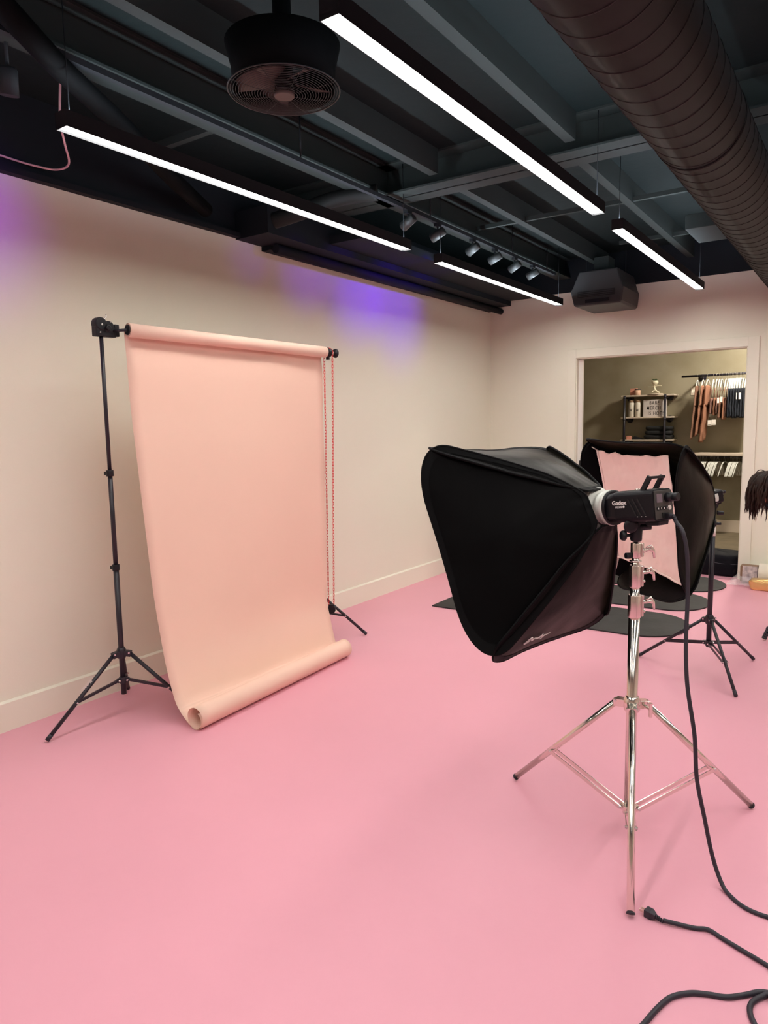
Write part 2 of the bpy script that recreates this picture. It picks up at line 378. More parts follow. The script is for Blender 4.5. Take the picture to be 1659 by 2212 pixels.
for k in range(5):
    a = 2 * PI * k / 5; c, s = math.cos(a), math.sin(a)
    b.grid(lambda u, v, c=c, s=s: (fx + c * (0.04 + 0.14 * u) - s * (v - 0.5) * (0.05 + 0.06 * u), fy + s * (0.04 + 0.14 * u) + c * (v - 0.5) * (0.05 + 0.06 * u), fz + 0.06 + (v - 0.5) * 0.04), 4, 3)
b.build('blade', 'hub', t, solid=0.003)
MB().lathe((fx, fy, fz + 0.02), (0, 0, 1), [(0, 0.19), (0.08, 0.195), (0.16, 0.215)], 48, False).build('drum', 'drum', t, solid=0.004)
MB().cyl((fx, fy, fz + 0.02), (fx, fy, ZC), 0.035).build('motor', 'drum', t)

# ceiling air unit by the back wall
t = thing('air_unit', 'dark boxy ceiling air unit with slot vents near back wall', 'air conditioner', (1.41, -0.4, 2.66))
pl = [(1.15, 2.80), (1.17, 2.83), (1.235, 2.98), (1.60, 2.98), (1.645, 2.83), (1.66, 2.80), (1.645, 2.675), (1.63, 2.655), (1.20, 2.655), (1.185, 2.67)]
MB().prism(pl, 0.06, 0.62, Matrix(((1, 0, 0, 0), (0, 0, -1, 0), (0, 1, 0, 0), (0, 0, 0, 1)))).build('casing', 'acgrey', t, bevel=0.012)
MB().box((1.225, -0.626, 2.735), (1.58, -0.618, 2.792)).build('air_slot', 'ink', t)
MB().box((1.30, -0.626, 2.680), (1.53, -0.618, 2.712)).build('return_slot', 'housing', t)
b = MB()
for k in range(3): b.box((1.235, -0.632, 2.745 + k * 0.016), (1.57, -0.622, 2.748 + k * 0.016))
b.build('louver', 'acgrey', t)
MB().box((1.34, -0.50, 2.98), (1.48, -0.30, 3.12)).build('control_box', 'beam', t)
for xx in (1.22, 1.60): MB().cyl((xx, -0.35, 2.85), (xx, -0.35, ZC), 0.005, n=8).build('threaded_rod', 'housing', t)

# track with spot heads
t = thing('light_track', 'black light track mounted beside the steel beam', 'track', (0.98, -2.2, 2.97))
MB().box((0.965, -6.2, 2.985), (0.995, -0.6, 3.01)).build('rail', 'housing', t)
for yy in (-6.0, -4.4, -3.0, -1.6, -0.8): MB().cyl((0.98, yy, 3.01), (0.98, yy, ZC), 0.005, n=8).build('stem', 'housing', t)
spots = [(-3.30, 'nearest spot head on the track, above the gap between strips'), (-2.90, 'second spot head on the track, hanging by the gap'),
         (-2.35, 'third spot head on the track, over the short strip'), (-1.95, 'fourth spot head on the track, over the short strip'),
         (-1.55, 'fifth spot head on the track, glowing violet'), (-1.15, 'farthest spot head on the track')]
for i, (yy, lab) in enumerate(spots):
    t = thing('track_spot', lab, 'spotlight', (0.98, yy, 2.98), 'spot heads on the ceiling track')
    MB().cyl((0.98, yy, 2.985), (0.98, yy, 2.93), 0.008, n=10).box((0.965, yy - 0.03, 2.965), (0.995, yy + 0.03, 2.986)).build('adapter', 'housing', t)
    d = V((-0.75, 0.1 * (-1) ** i, -0.35)).normalized(); c = V((0.98, yy, 2.91))
    MB().lathe(c - d * 0.06, d, [(0, 0.02), (0.005, 0.03), (0.11, 0.033), (0.115, 0.028)], 20).build('lamp_head', 'grille', t)
    MB().cyl(c + d * 0.056, c + d * 0.0575, 0.02, n=16).build('lens', 'blueled' if i == 4 else 'grille', t)
t = thing('track_spot', 'lone cylinder spotlight in the upper left corner', 'spotlight', (0.80, -5.93, 2.95))
MB().cyl((0.80, -5.93, 2.96), (0.80, -5.93, ZC), 0.007, n=10).build('stem', 'housing', t)
MB().lathe((0.80, -5.93, 2.96), (-0.2, 0.1, -1), [(0, 0.03), (0.01, 0.036), (0.10, 0.036)], 24).build('lamp_head', 'housing', t)
# violet wash that falls on the top of the left wall
def spot(name, loc, tgt, e, col, ang, blend=1, size=0.05):
    L = bpy.data.lights.new(name, 'SPOT'); L.energy = e; L.color = col; L.spot_size = math.radians(ang); L.spot_blend = blend; L.shadow_soft_size = size
    o = bpy.data.objects.new(name, L); COL.objects.link(o); o.location = loc
    o.rotation_euler = (V(tgt) - V(loc)).to_track_quat('-Z', 'Y').to_euler(); return o
VI = (0.10, 0.0, 1.0)
spot('violet_spot', (0.86, -2.0, 2.80), (0, -1.95, 2.60), 22, VI, 70)
spot('violet_spot', (0.86, -2.40, 2.80), (0, -2.55, 2.66), 24, VI, 62)
spot('violet_spot', (0.86, -3.00, 2.80), (0, -3.22, 2.72), 10, (0.16, 0.0, 1.0), 46)
spot('violet_spot', (0.86, -3.35, 2.80), (0, -3.82, 2.72), 4, (0.2, 0.0, 1.0), 26)
spot('violet_spot', (0.80, -5.98, 2.80), (0, -5.85, 2.62), 18, (0.30, 0.0, 1.0), 72)

# ------------------------------------------------------------------ tripods
def tripod(c, feet, z_hub, z_low, col_top, segs, name, label, leg_r=0.011, m='blackm', braces=1, feet_z=0.0, hubm=None, leg_frac=0.58, col_bot=None, reach=0.03):
    """light stand: column of telescoping tubes, three legs from an upper hub, braces from a lower collar"""
    t = thing(name, label, 'light stand', (c[0], c[1], 0)); c = V(c)
    hubm = hubm or m
    for (z0, z1, r) in segs: MB().cyl((c.x, c.y, z0), (c.x, c.y, z1), r, n=24).build('column', m, t)
    hub = MB(); low = MB()
    hub.lathe((c.x, c.y, z_hub - 0.03), (0, 0, 1), [(0, segs[0][2] + 0.006), (0.01, segs[0][2] + 0.010), (0.045, segs[0][2] + 0.010), (0.06, segs[0][2] + 0.003)], 24)
    low.lathe((c.x, c.y, z_low - 0.02), (0, 0, 1), [(0, segs[0][2] + 0.004), (0.035, segs[0][2] + 0.006)], 24)
    for f in feet:
        f = V((f[0], f[1], 0)); d = (f - V((c.x, c.y, 0))).normalized(); s = V((-d.y, d.x, 0))
        a = V((c.x, c.y, z_hub)) + d * reach; e = f + V((0, 0, leg_r + 0.001)) - d * 0.004
        hub.bar(V((c.x, c.y, z_hub)), a + d * 0.012 + V((0, 0, -0.008)), leg_r * 2 + 0.010, 0.030)
        lg = MB().cyl(a, e, leg_r, n=16).build('leg', m, t)
        k = (e - a).normalized()
        MB().cyl(e - k * (0.03 if m != 'chrome' else 0.002), e + k * 0.003, leg_r + 0.0012, n=16).build('foot_cap', 'rubber', lg)
        q = a + (e - a) * leg_frac; lo = V((c.x, c.y, z_low)) + d * (segs[0][2] + 0.012)
        low.bar(V((c.x, c.y, z_low)), lo + d * 0.006, 0.016, 0.024)
        br = MB()
        if braces == 2:
            for sg in (-1, 1): br.bar(lo + s * sg * (leg_r + 0.003), q + s * sg * (leg_r + 0.003), 0.0035, 0.015)
        else: br.bar(lo, q, 0.014, 0.013)
        br.build('brace', m, t)
        for pt in (q, lo, a + d * 0.004): MB().cyl(pt - s * (leg_r + 0.008), pt + s * (leg_r + 0.008), 0.0045, n=10).build('rivet', 'rivet', t)
    hub.build('hub', hubm, t, bevel=0.002); low.build('collar', hubm, t, bevel=0.002)
    return t
def wing(b, p, d, L=0.04):
    """wing bolt: stem + two lobes"""
    d = V(d).normalized(); p = V(p); u = V((0, 0, 1))
    b.cyl(p, p + d * 0.03, 0.006, n=12)
    for sg in (-1, 1): b.tube([p + d * 0.02, p + d * 0.03 + u * sg * 0.010, p + d * 0.042 + u * sg * 0.024], [0.005, 0.005, 0.004], n=8)

# left backdrop stand
LS = (0.379, -5.301)
t = tripod((*LS, 0), [(0.319, -5.718), (0.047, -5.041), (0.690, -5.060)], 0.36, 0.21, 2.04,
           [(0.13, 0.83, 0.0145), (0.80, 1.33, 0.012), (1.30, 2.04, 0.0100)], 'light_stand', 'tall black tripod stand holding left end of the peach paper roll', leg_r=0.0105, reach=0.04)
for z in (0.83, 1.33):
    b = MB().cyl((*LS, z - 0.02), (*LS, z + 0.012), 0.019).cbox((LS[0] - 0.02, LS[1] - 0.006, z - 0.005), (0.02, 0.02, 0.018))
    b.build('locking_collar', 'blackp', t, bevel=0.002)
# dual hook clamp
h = V((LS[0], LS[1] + 0.038, 2.06)); b = MB()
b.cbox((h.x, h.y - 0.02, h.z - 0.012), (0.04, 0.115, 0.05)).cbox((h.x, h.y + 0.045, h.z), (0.04, 0.028, 0.062))
b.lathe(h + V((0.024, -0.045, 0.025)), (-1, 0, 0), [(0, 0.028), (0.004, 0.034), (0.044, 0.034), (0.048, 0.028)], 24)
b.lathe(h + V((0.024, 0.0, 0.014)), (-1, 0, 0), [(0, 0.024), (0.004, 0.03), (0.044, 0.03), (0.048, 0.024)], 24)
b.cyl(h + V((0.02, -0.015, 0.008)), h + V((0.04, -0.015, 0.008)), 0.014)
b.build('hook_clamp', 'blackp', t, bevel=0.004)
b = MB()
for dy, dz, r in ((-0.045, 0.022, 0.005), (-0.058, -0.018, 0.004), (0.004, 0.040, 0.0035)): b.cyl(h + V((0.02, dy, dz)), h + V((0.027, dy, dz)), r, n=12)
b.tube([h + V((0, -0.008, 0.03)), h + V((0, -0.012, 0.058)), h + V((0.0, 0.0, 0.065)), h + V((0.0, -0.004, 0.078))], 0.002, n=6)
b.build('steel_pin', 'rivet', t)
text('lettering', 'EMART', 'logo', 0.022, frame_mtx(V((0.3495, -5.50, 0.232)) + V((0.011, -0.0045, 0.004)), V((-0.13, -0.78, -0.60)).normalized(), V((-0.1, -0.6, 0.79)).normalized(), V((0.985, -0.165, 0.0)).normalized()), t, 0.0005)

# right backdrop stand, mostly behind the paper
RS = (0.335, -3.67)
t = tripod((*RS, 0), [(0.625, -3.39), (0.385, -4.07), (0.03, -3.48)], 0.36, 0.21, 2.04,
           [(0.13, 0.83, 0.0145), (0.80, 1.33, 0.012), (1.30, 2.03, 0.0100)], 'light_stand', 'black tripod stand mostly hidden behind right edge of hanging peach paper', leg_r=0.0105, reach=0.04)
for z in (0.83, 1.33): MB().cyl((*RS, z - 0.02), (*RS, z + 0.012), 0.019).build('locking_collar', 'blackp', t)
MB().bar((RS[0], RS[1], 2.02), (0.60, -3.735, 2.045), 0.03, 0.04).build('hook_arm', 'blackp', t, bevel=0.004)

# ------------------------------------------------------------------ peach paper backdrop
A = V((0.456, -5.195, 2.06)); B = V((0.667, -3.845, 2.03)); ax = (B - A).normalized(); L = (B - A).length; rr = 0.0355
nx = V((ax.y, -ax.x, 0)).normalized()   # towards the room
t = thing('backdrop_paper', 'wide peach seamless paper hanging from a roll and curling on the floor', 'backdrop', (0.8, -4.5, 0))
b = MB(); b.lathe(A, ax, [(0, 0.026), (0, rr - 0.004), (0.0, rr), (L, rr), (L, 0.026)], 48, False); roll = b.build('paper_roll', 'paper', t)
b = MB()
for q in (0.0275, 0.031, 0.0335): b.tube([A - ax * 0.0006 + (nx * math.cos(a) + V((0, 0, 1)) * math.sin(a)) * q for a in [2 * PI * i / 40 for i in range(40)]], 0.0005, n=4, closed=True)
b.build('roll_edge', 'core', roll)
# sheet: from the back of the roll down, swooping forward and curling up at the floor
A2 = V((0.842, -5.215, 0)); B2 = V((0.782, -3.86, 0))
prof = [(-0.034, 2.06), (-0.031, 2.0), (-0.024, 1.9), (-0.016, 1.67), (0.012, 1.376), (0.055, 0.935), (0.085, 0.66), (0.135, 0.383), (0.175, 0.24), (0.218, 0.127), (0.256, 0.078), (0.305, 0.038), (0.352, 0.011)]
prof_r = [(-0.034, 2.03), (-0.032, 1.97), (-0.028, 1.9), (-0.030, 1.67), (-0.030, 1.376), (-0.030, 0.935), (-0.035, 0.66), (-0.040, 0.383), (-0.015, 0.25), (0.018, 0.120), (0.036, 0.078), (0.058, 0.040), (0.081, 0.011)]
def curve2(pr):
    P = [V((a, 0, z)) for a, z in pr]; return catmull(P, 6)
PL, PR = curve2(prof), curve2(prof_r)
rc = 0.060
loop = []
for k in range(46):
    a = math.radians(-125 + k * 12.0); r2 = rc - 0.00012 * k
    if k > 34: r2 -= (k - 34) * 0.0016
    loop.append((r2 * math.cos(a), rc + r2 * math.sin(a)))
def sheet(u, v):
    n1 = len(PL) - 1; nL = len(loop); tot = n1 + nL; i = v * tot
    k = min(int(i), tot); fr = i - k
    yl, yr = A.y, B.y
    def P(j):
        if j <= n1:
            a, c = PL[j], PR[j]; l = V((A.x + a.x, A.y, a.z)); r = V((B.x + c.x, B.y, c.z))
            w2 = max(0, (j - n1 * 0.55) / (n1 * 0.45)); l.y += (A2.y - A.y) * w2; r.y += (B2.y - B.y) * w2
        else:
            q = loop[j - n1 - 1]; l = A2 + V((q[0], 0, q[1])); r = B2 + V((q[0], 0, q[1]))
        return l.lerp(r, u)
    p = P(k)
    bulge = math.sin(PI * u) * (0.012 * math.sin(PI * min(1, k / n1)) + 0.004 * math.sin(3 * u * PI + k * 0.1) * min(1, k / 10)) if k < n1 else 0
    return p + V((bulge, 0, 0))
MB().grid(sheet, 24, len(PL) - 1 + len(loop)).build('hanging_sheet', 'paper', t, solid=0.0006)
for P, d, nm in ((A, -ax, 'core_plug'), (B, ax, 'core_plug')):
    b = MB().lathe(P - d * 0.01, d, [(0, 0.0255), (0.012, 0.026), (0.0165, 0.024)], 32); b.build(nm, 'blackp', t)
MB().cyl(A - ax * 0.001, V((0.385, -5.245, 2.058)), 0.0075).build('axle', 'blackm', t)
e = B + ax * 0.012
b = MB().lathe(e, ax, [(0, 0.028), (0.006, 0.033), (0.010, 0.024), (0.022, 0.024), (0.026, 0.030), (0.030, 0.020)], 28).cbox(e + ax * 0.012 + V((0, 0, -0.036)), (0.018, 0.016, 0.02)); b.build('chain_wheel', 'blackp', t)
MB().cyl(e + ax * 0.028, e + ax * 0.075, 0.0085).build('axle', 'white', t)
b = MB().lathe(e + ax * 0.062, ax, [(0, 0.012), (0.008, 0.026), (0.022, 0.030), (0.026, 0.022)], 28); b.build('end_knob', 'blackp', t)

# red pull chain
def chain(p0, p1, link=0.0195, b=None, rw=0.0016):
    p0, p1 = V(p0), V(p1); n = max(1, int((p1 - p0).length / link)); d = (p1 - p0).normalized(); st = (p1 - p0) / n
    x = V((0.80, 0.58, 0)).normalized(); y = d.cross(x).normalized()
    for k in range(n):
        c = p0 + st * (k + 0.5); s = x if k % 2 == 0 else (x * 0.7 + y * 0.7)
        pts = [c + d * (st.length * 0.62 * cy) + s * (0.0042 * cx) for cx, cy in ((1, -0.7), (1, 0.7), (0.5, 1), (-0.5, 1), (-1, 0.7), (-1, -0.7), (-0.5, -1), (0.5, -1))]
        b.tube(pts, rw, n=5, closed=True)
cx0 = e + ax * 0.018
w0 = V((0.592, -3.758, 0.31))
t = thing('pull_chain', 'red plastic link chain looped over right end of the paper roll', 'chain', tuple(w0))
b = MB(); q1 = cx0 + V((-0.018, -0.022, 0)); q2 = cx0 + V((0.018, 0.020, 0))
chain(q1, w0 + V((-0.012, -0.014, 0)), b=b); chain(q2, w0 + V((0.012, 0.014, 0.0)), b=b)
for k in range(6):
    a0 = PI * k / 6; a1 = PI * (k + 1) / 6; g = lambda a: cx0 + (q1 - cx0) * math.cos(a) + V((0, 0, 0.030 * math.sin(a)))
    chain(g(a0), g(a1), b=b, link=0.016)
b.build('chain_loop', 'red', t)
sv = V((0.80, 0.58, 0)).normalized(); dv = V((0.58, -0.80, 0)).normalized()
MB().lathe(w0 + V((0, 0, -0.035)) - dv * 0.008, dv, [(0, 0.026), (0.003, 0.030), (0.013, 0.030), (0.016, 0.026)], 32).build('tension_weight', 'blackp', t)
MB().bar(w0 + V((0, 0, -0.012)) - sv * 0.02, w0 + V((0, 0, -0.012)) + sv * 0.02, 0.014, 0.03).build('weight_clip', 'blackp', t, bevel=0.003)

# ------------------------------------------------------------------ softboxes
def rrect(n=16, r0=0.30, r1=0.24):
    """closed outline on [0,1]^2 (u across, v from front 0 to rear 1), corners rounded"""
    pts = []
    for cx, cy, a0, ru, rv in ((1 - r0, r0 * 0.9, -90, r0, r0 * 0.9), (1 - r1, 1 - r1, 0, r1, r1), (r1, 1 - r1, 90, r1, r1), (r0, r0 * 0.9, 180, r0, r0 * 0.9)):
        for k in range(n):
            a = math.radians(a0 + 90 * k / (n - 1)); pts.append((cx + ru * math.cos(a), cy + rv * math.sin(a)))
    out = []
    for i, p in enumerate(pts):
        q = pts[(i + 1) % len(pts)]; out.append(p); dd = math.hypot(q[0] - p[0], q[1] - p[1]); m = int(dd / 0.05)
        for k in range(1, m): out.append((p[0] + (q[0] - p[0]) * k / m, p[1] + (q[1] - p[1]) * k / m))
    return out
def softbox(F, back, a, hx, vx, label, ring=0.072, seed=0, over=0.035, diffuser=False):
    """F: four front corners, in ring order; back: centre of the mount; a: axis towards the front"""
    a, hx, vx = V(a), V(hx), V(vx); back = V(back); F = [V(p) for p in F]
    t = thing('softbox', label, 'softbox', tuple(back))
    ctr = sum(F, V()) / 4
    sg = [(-1, 1), (1, 1), (1, -1), (-1, -1)]
    Bk = [back + hx * s0 * ring + vx * s1 * ring for s0, s1 in sg]
    O = rrect()
    for i in range(4):
        j = (i + 1) % 4
        nrm = (F[j] - F[i]).cross(Bk[i] - F[i]).normalized()
        if nrm.dot((F[i] + F[j]) / 2 - (ctr + back) / 2) < 0: nrm.negate()
        def mp(u, v, lift=0):
            # widen a little beyond the corners, keep the front edge concave in the middle
            uu = 0.5 + (u - 0.5) * (1 + 2 * over * (1 - v) + 0.25 * v)
            v2 = v - 0.055 * (1 - v) + 0.015 * (1 - v) * math.sin(PI * u) ** 2
            fr = F[i].lerp(F[j], uu); bk = Bk[i].lerp(Bk[j], uu)
            p = fr.lerp(bk, v2)
            bul = 0.045 * math.sin(PI * min(1, max(0, v))) * math.sin(PI * u) - 0.018 * math.sin(PI * u) * (1 - v) + 0.012 * (1 - v) * (2 * abs(u - 0.5)) ** 3
            wr = 0.004 * noise.noise(V((u * 7 + i * 3 + seed, v * 7, 0.3)))
            return p + nrm * (bul + wr + lift)
        cu = (0.5, 0.48); rings = [1, 0.965, 0.93, 0.85, 0.72, 0.56, 0.38, 0.2]
        vs = []; n = len(O)
        for q in rings: vs += [mp(cu[0] + (x - cu[0]) * q, cu[1] + (y - cu[1]) * q) for x, y in O]
        vs.append(mp(*cu)); fs = []
        for r in range(len(rings) - 1):
            for k in range(n): k2 = (k + 1) % n; fs.append((r * n + k, r * n + k2, (r + 1) * n + k2, (r + 1) * n + k))
        c = len(vs) - 1
        for k in range(n): fs.append(((len(rings) - 1) * n + k, (len(rings) - 1) * n + (k + 1) % n, c))
        pn = MB().add(vs, fs, True).build('side_panel', 'nylon', t, solid=0.003)
        MB().tube([mp(x, y) for x, y in O], 0.0052, n=8, closed=True).build('spring_rim', 'nylonrim', pn)
        # sewn binding band inside the rim
        bv = []; 
        for q, l in ((0.995, 0.0035), (0.93, 0.0035)): bv += [mp(cu[0] + (x - cu[0]) * q, cu[1] + (y - cu[1]) * q, l) for x, y in O]
        MB().add(bv, [(k, (k + 1) % n, n + (k + 1) % n, n + k) for k in range(n)], True).build('binding', 'nylonrim', pn)
        if i == 2:   # bottom panel carries the white script logo
            def onp(u, v): return mp(u, v, 0.0075)
            o0 = onp(0.66, 0.15); ex = (onp(0.6, 0.18) - onp(0.4, 0.18)).normalized(); ey = (onp(0.5, 0.1) - onp(0.5, 0.26)).normalized(); ez = ex.cross(ey).normalized()
            t['logo'] = 0
            lg = (o0, ex, ey, ez, pn)
    del t['logo']
    # mount: white speed ring
    return t, lg, ctr, F, Bk
s1F = [(2.218, -5.231, 1.460), (2.383, -4.397, 1.430), (2.706, -4.484, 0.667), (2.538, -5.323, 0.678)]
sb1, lg, ctr1, _, _ = softbox(s1F, (2.829, -4.908, 1.226), (-0.899, 0.144, -0.413), (0.170, 0.985, -0.026), (-0.403, 0.093, 0.910),
                   'large black fabric softbox seen from behind on the chrome stand')
o0, ex, ey, ez, pn = lg
def script_logo(o0, ex, ey, ez, parent, s=1.0):
    """hand-lettered white script mark, drawn as thin strokes"""
    st = [[(-0.075, -0.010), (-0.060, 0.016), (-0.048, 0.020), (-0.052, 0.008), (-0.066, -0.004), (-0.078, -0.012), (-0.062, -0.016), (-0.045, -0.004)],
          [(-0.040, 0.002), (-0.030, 0.008), (-0.036, -0.004), (-0.030, -0.006), (-0.022, 0.004)], [(-0.018, 0.008), (-0.026, -0.006), (-0.008, 0.006), (-0.004, -0.004), (0.004, 0.002)],
          [(0.016, 0.004), (0.004, -0.004), (0.016, -0.002), (0.026, 0.020), (0.020, -0.004), (0.030, 0.004)], [(0.034, 0.008), (0.032, -0.002), (0.042, 0.004), (0.050, 0.010), (0.044, -0.014), (0.034, -0.016)],
          [(0.046, 0.0), (0.062, 0.006), (0.084, 0.012)]]
    b = MB()
    for k in st: b.tube(catmull([o0 + ex * x * s + ey * y * s for x, y in k], 4), 0.0018 * s, n=6)
    b.build('script_logo', 'logo', parent)
script_logo(o0, -ex, -ey, ez, pn, 0.95)

# white mount ring between softbox and flash
ha = V((-0.9222, 0.3648, -0.1281)).normalized(); P0 = V((2.969, -4.928, 1.240)); hs = V((0.3678, 0.9299, 0)); hv = hs.cross(ha).normalized()
if hv.z < 0: hv.negate()
fr = P0 + ha * 0.115
b = MB().lathe(fr - ha * 0.005, ha, [(0, 0.056), (0.0, 0.066), (0.010, 0.068), (0.014, 0.060), (0.022, 0.054), (0.030, 0.060), (0.040, 0.060), (0.046, 0.054), (0.052, 0.068), (0.060, 0.080), (0.066, 0.080), (0.066, 0.05)], 48, False)
b.build('mount_ring', 'ring', sb1, solid=0.002)

# second softbox, seen from the front
s2F = [(2.827, -3.620, 1.422), (2.126, -3.135, 1.442), (2.314, -3.000, 0.518), (2.871, -3.573, 0.568)]
back2 = V((2.859, -2.986, 1.081)); a2 = V((-0.669, -0.725, -0.164)); h2 = V((-0.733, 0.680, -0.013)); v2 = V((-0.121, -0.111, 0.986))
sb2, lg2, ctr2, _, Bk2 = softbox(s2F, back2, a2, h2, v2, 'black softbox with pale inner diffuser showing, on the black stand by the doorway', seed=5)
F2 = [V(p) for p in s2F]
def dq(u, v):
    vr = 0.90 - 0.09 * (1 - u); top = F2[1].lerp(F2[0], 0.09 + 0.78 * u); bot = F2[2].lerp(F2[3], 0.04 + 0.92 * u)
    p = top.lerp(bot, 0.045 + vr * v)
    e1 = 0.03 * math.sin(PI * u) * (1 if v < 0.5 else -1) * (abs(v - 0.5) * 2) ** 3
    p += V((0, 0, -1)) * e1 * 0.5
    c = (F2[0] + F2[1] + F2[2] + F2[3]) / 4
    p = p + (back2 - p) * 0.09
    p += (-a2) * 0.03 * math.sin(PI * u) * math.sin(PI * v)
    p += a2 * (0.010 * noise.noise(V((u * 6, v * 6, 1))) + 0.004 * noise.noise(V((u * 20 + v * 8, v * 20, 4))) + (0.012 * noise.noise(V((u * 22, 1, 2))) * max(0, 1 - v * 9)))
    p += V((0, 0, 0.018 * noise.noise(V((u * 9, 7, 2))) * max(0, 1 - v * 9)))
    return p
df = MB().grid(dq, 48, 56).build('diffuser', 'diff', sb2, solid=0.001)
hem = MB()
for q in ([dq(0, k / 30) for k in range(31)], [dq(k / 30, 1) for k in range(31)]): hem.tube([p + a2 * 0.003 for p in q], 0.006, n=6)
hem.build('hem', 'diffedge', df)
MB().bar(dq(0, 0), dq(0, 0) + (F2[1] - dq(0, 0)) * 0.3, 0.015, 0.003).build('strap', 'diffedge', sb2)
MB().bar(dq(0, 1), dq(0, 1) + (F2[2] - dq(0, 1)) * 0.5, 0.015, 0.003).build('strap', 'diffedge', sb2)

# ------------------------------------------------------------------ flash heads
def flash(P0, ha, hs, hv, label, full=True):
    t = thing('studio_flash', label, 'studio flash', tuple(P0)); sc_ = 1 if full else 0.68; MT = frame_mtx(P0, V(ha) * sc_, V(hs) * sc_, V(hv) * sc_)   # x forward, y away from camera, z up
    def W(p): return MT @ V(p)
    # body: rounded hexagonal extrusion from y-z profile
    prof = []
    for cy, cz, a0 in ((0.038, 0.038, 0), (-0.038, 0.038, 90), (-0.038, -0.034, 180), (0.038, -0.034, 270)):
        for k in range(6): a = math.radians(a0 + 18 * k); prof.append((cy + 0.020 * math.cos(a), cz + 0.020 * math.sin(a)))
    n = len(prof); b = MB(); X = [-0.105, -0.085, 0.055, 0.075, 0.10]
    vs = []
    for i, x in enumerate(X):
        for y, z in prof:
            if i >= 3:
                r = 0.062; a = math.atan2(z, y); tt = (0.6, 1.0)[i - 3]; y, z = y + (r * math.cos(a) - y) * tt, z + (r * math.sin(a) - z) * tt
            vs.append(W((x, y, z)))
    fs = [(i * n + k, i * n + (k + 1) % n, (i + 1) * n + (k + 1) % n, (i + 1) * n + k) for i in range(len(X) - 1) for k in range(n)]
    fs += [tuple(reversed(range(n))), tuple((len(X) - 1) * n + k for k in range(n))]
    b.add(vs, fs, False); b.build('body', 'body', t, bevel=0.002)
    if full:
        b = MB().box((-0.09, -0.034, 0.0575), (0.062, 0.034, 0.0600), MT); b.build('top_cover', 'bodytop', t, bevel=0.001)
    MB().lathe(W((0.098, 0, 0)), ha, [(q, r * sc_) for q, r in [(0, 0.060), (0.0, 0.066), (0.012, 0.066), (0.014, 0.060)]], 40).build('front_collar', 'body', t)
    # rear control panel
    rp = MB().cbox((-0.1065, 0, 0.003), (0.004, 0.098, 0.100), MT).build('control_panel', 'panel', t, bevel=0.002)
    if full:
        MB().cbox((-0.1095, -0.024, 0.026), (0.003, 0.030, 0.030), MT).build('display', 'screen', rp)
        for k in range(5):
            MB().cyl(W((-0.108, -0.036 + 0.0165 * k, -0.010)), W((-0.112, -0.036 + 0.0165 * k, -0.010)), 0.0062 if k < 4 else 0.0082, n=16).build('button', 'ink' if k < 4 else 'white', rp)
            if k < 4: MB().cbox((-0.1123, -0.036 + 0.0165 * k, -0.010), (0.0006, 0.0025, 0.006), MT).build('button_mark', 'logo', rp)
        MB().cbox((-0.1095, 0.004, -0.036), (0.004, 0.034, 0.020), MT).build('socket', 'ink', rp)
    kn = MB().lathe(W((-0.108, 0.022, 0.026)), -ha, [(q * sc_, r * sc_) for q, r in [(0, 0.017), (0.020, 0.016), (0.021, 0.012), (0.026, 0.012), (0.028, 0.0145), (0.044, 0.014), (0.046, 0.012)]], 28).build('dial', 'blackp', t)
    # handle
    b = MB(); hw = 0.036
    if full:
     for s in (-1, 1): b.bar(W((-0.052, s * hw, 0.054)), W((-0.088, s * hw, 0.104)), 0.011, 0.018, up=tuple(ha))
     b.bar(W((-0.086, -hw - 0.005, 0.100)), W((-0.086, hw + 0.005, 0.100)), 0.022, 0.010, up=tuple(hv)); b.build('handle', 'blackp', t, bevel=0.002)
    # underside pod, tilt bracket, clamp
    MB().prism([(-0.105, -0.054), (-0.040, -0.054), (-0.055, -0.070), (-0.100, -0.070)], -0.030, 0.030, MT @ Matrix(((1, 0, 0, 0), (0, 0, 1, 0), (0, 1, 0, 0), (0, 0, 0, 1)))).build('cable_pod', 'body', t, bevel=0.003)
    if full:
        # side vents and lettering on the side facing the camera
        b = MB()
        for k in range(3):
            x0 = -0.005 - 0.020 * k; b.bar(W((x0, -0.0585, 0.030)), W((x0 - 0.030, -0.0585, -0.028)), 0.004, 0.004)
        b.build('vent_slot', 'ink', t)
        b = MB()
        for k in range(3): b.cbox((-0.040 - 0.017 * k, -0.0587, -0.034), (0.0035, 0.001, 0.002), MT)
        b.build('vent_mark', 'logo', t)
        tm = frame_mtx(W((0.034, -0.0588, 0.018)), -ha, hv, -hs)
        text('lettering', 'Godox', 'logo', 0.021, tm, t, 0.0005, sx=1.02, bold=0.0006)
        text('lettering', 'MS300\u25cf', 'logo', 0.010, frame_mtx(W((0.031, -0.0588, 0.003)), -ha, hv, -hs), t, 0.0005, sx=1.15)
        MB().cyl(W((-0.010, -0.006, 0.060)), W((-0.010, -0.006, 0.064)), 0.009).build('model_lamp_knob', 'chrome', t)
    return t, W
f1, W1 = flash(P0, ha, hs, hv, 'black flash head with white lettering mounted on the chrome stand')
f2, W2 = flash(back2 - a2 * 0.015, a2, -h2, v2, 'small black flash head behind the softbox with the pale diffuser', full=False)
MB().lathe(back2 - a2 * 0.05, a2, [(0, 0.040), (0.0, 0.046), (0.03, 0.046), (0.045, 0.055), (0.05, 0.055)], 32).build('mount_ring', 'ring', sb2)

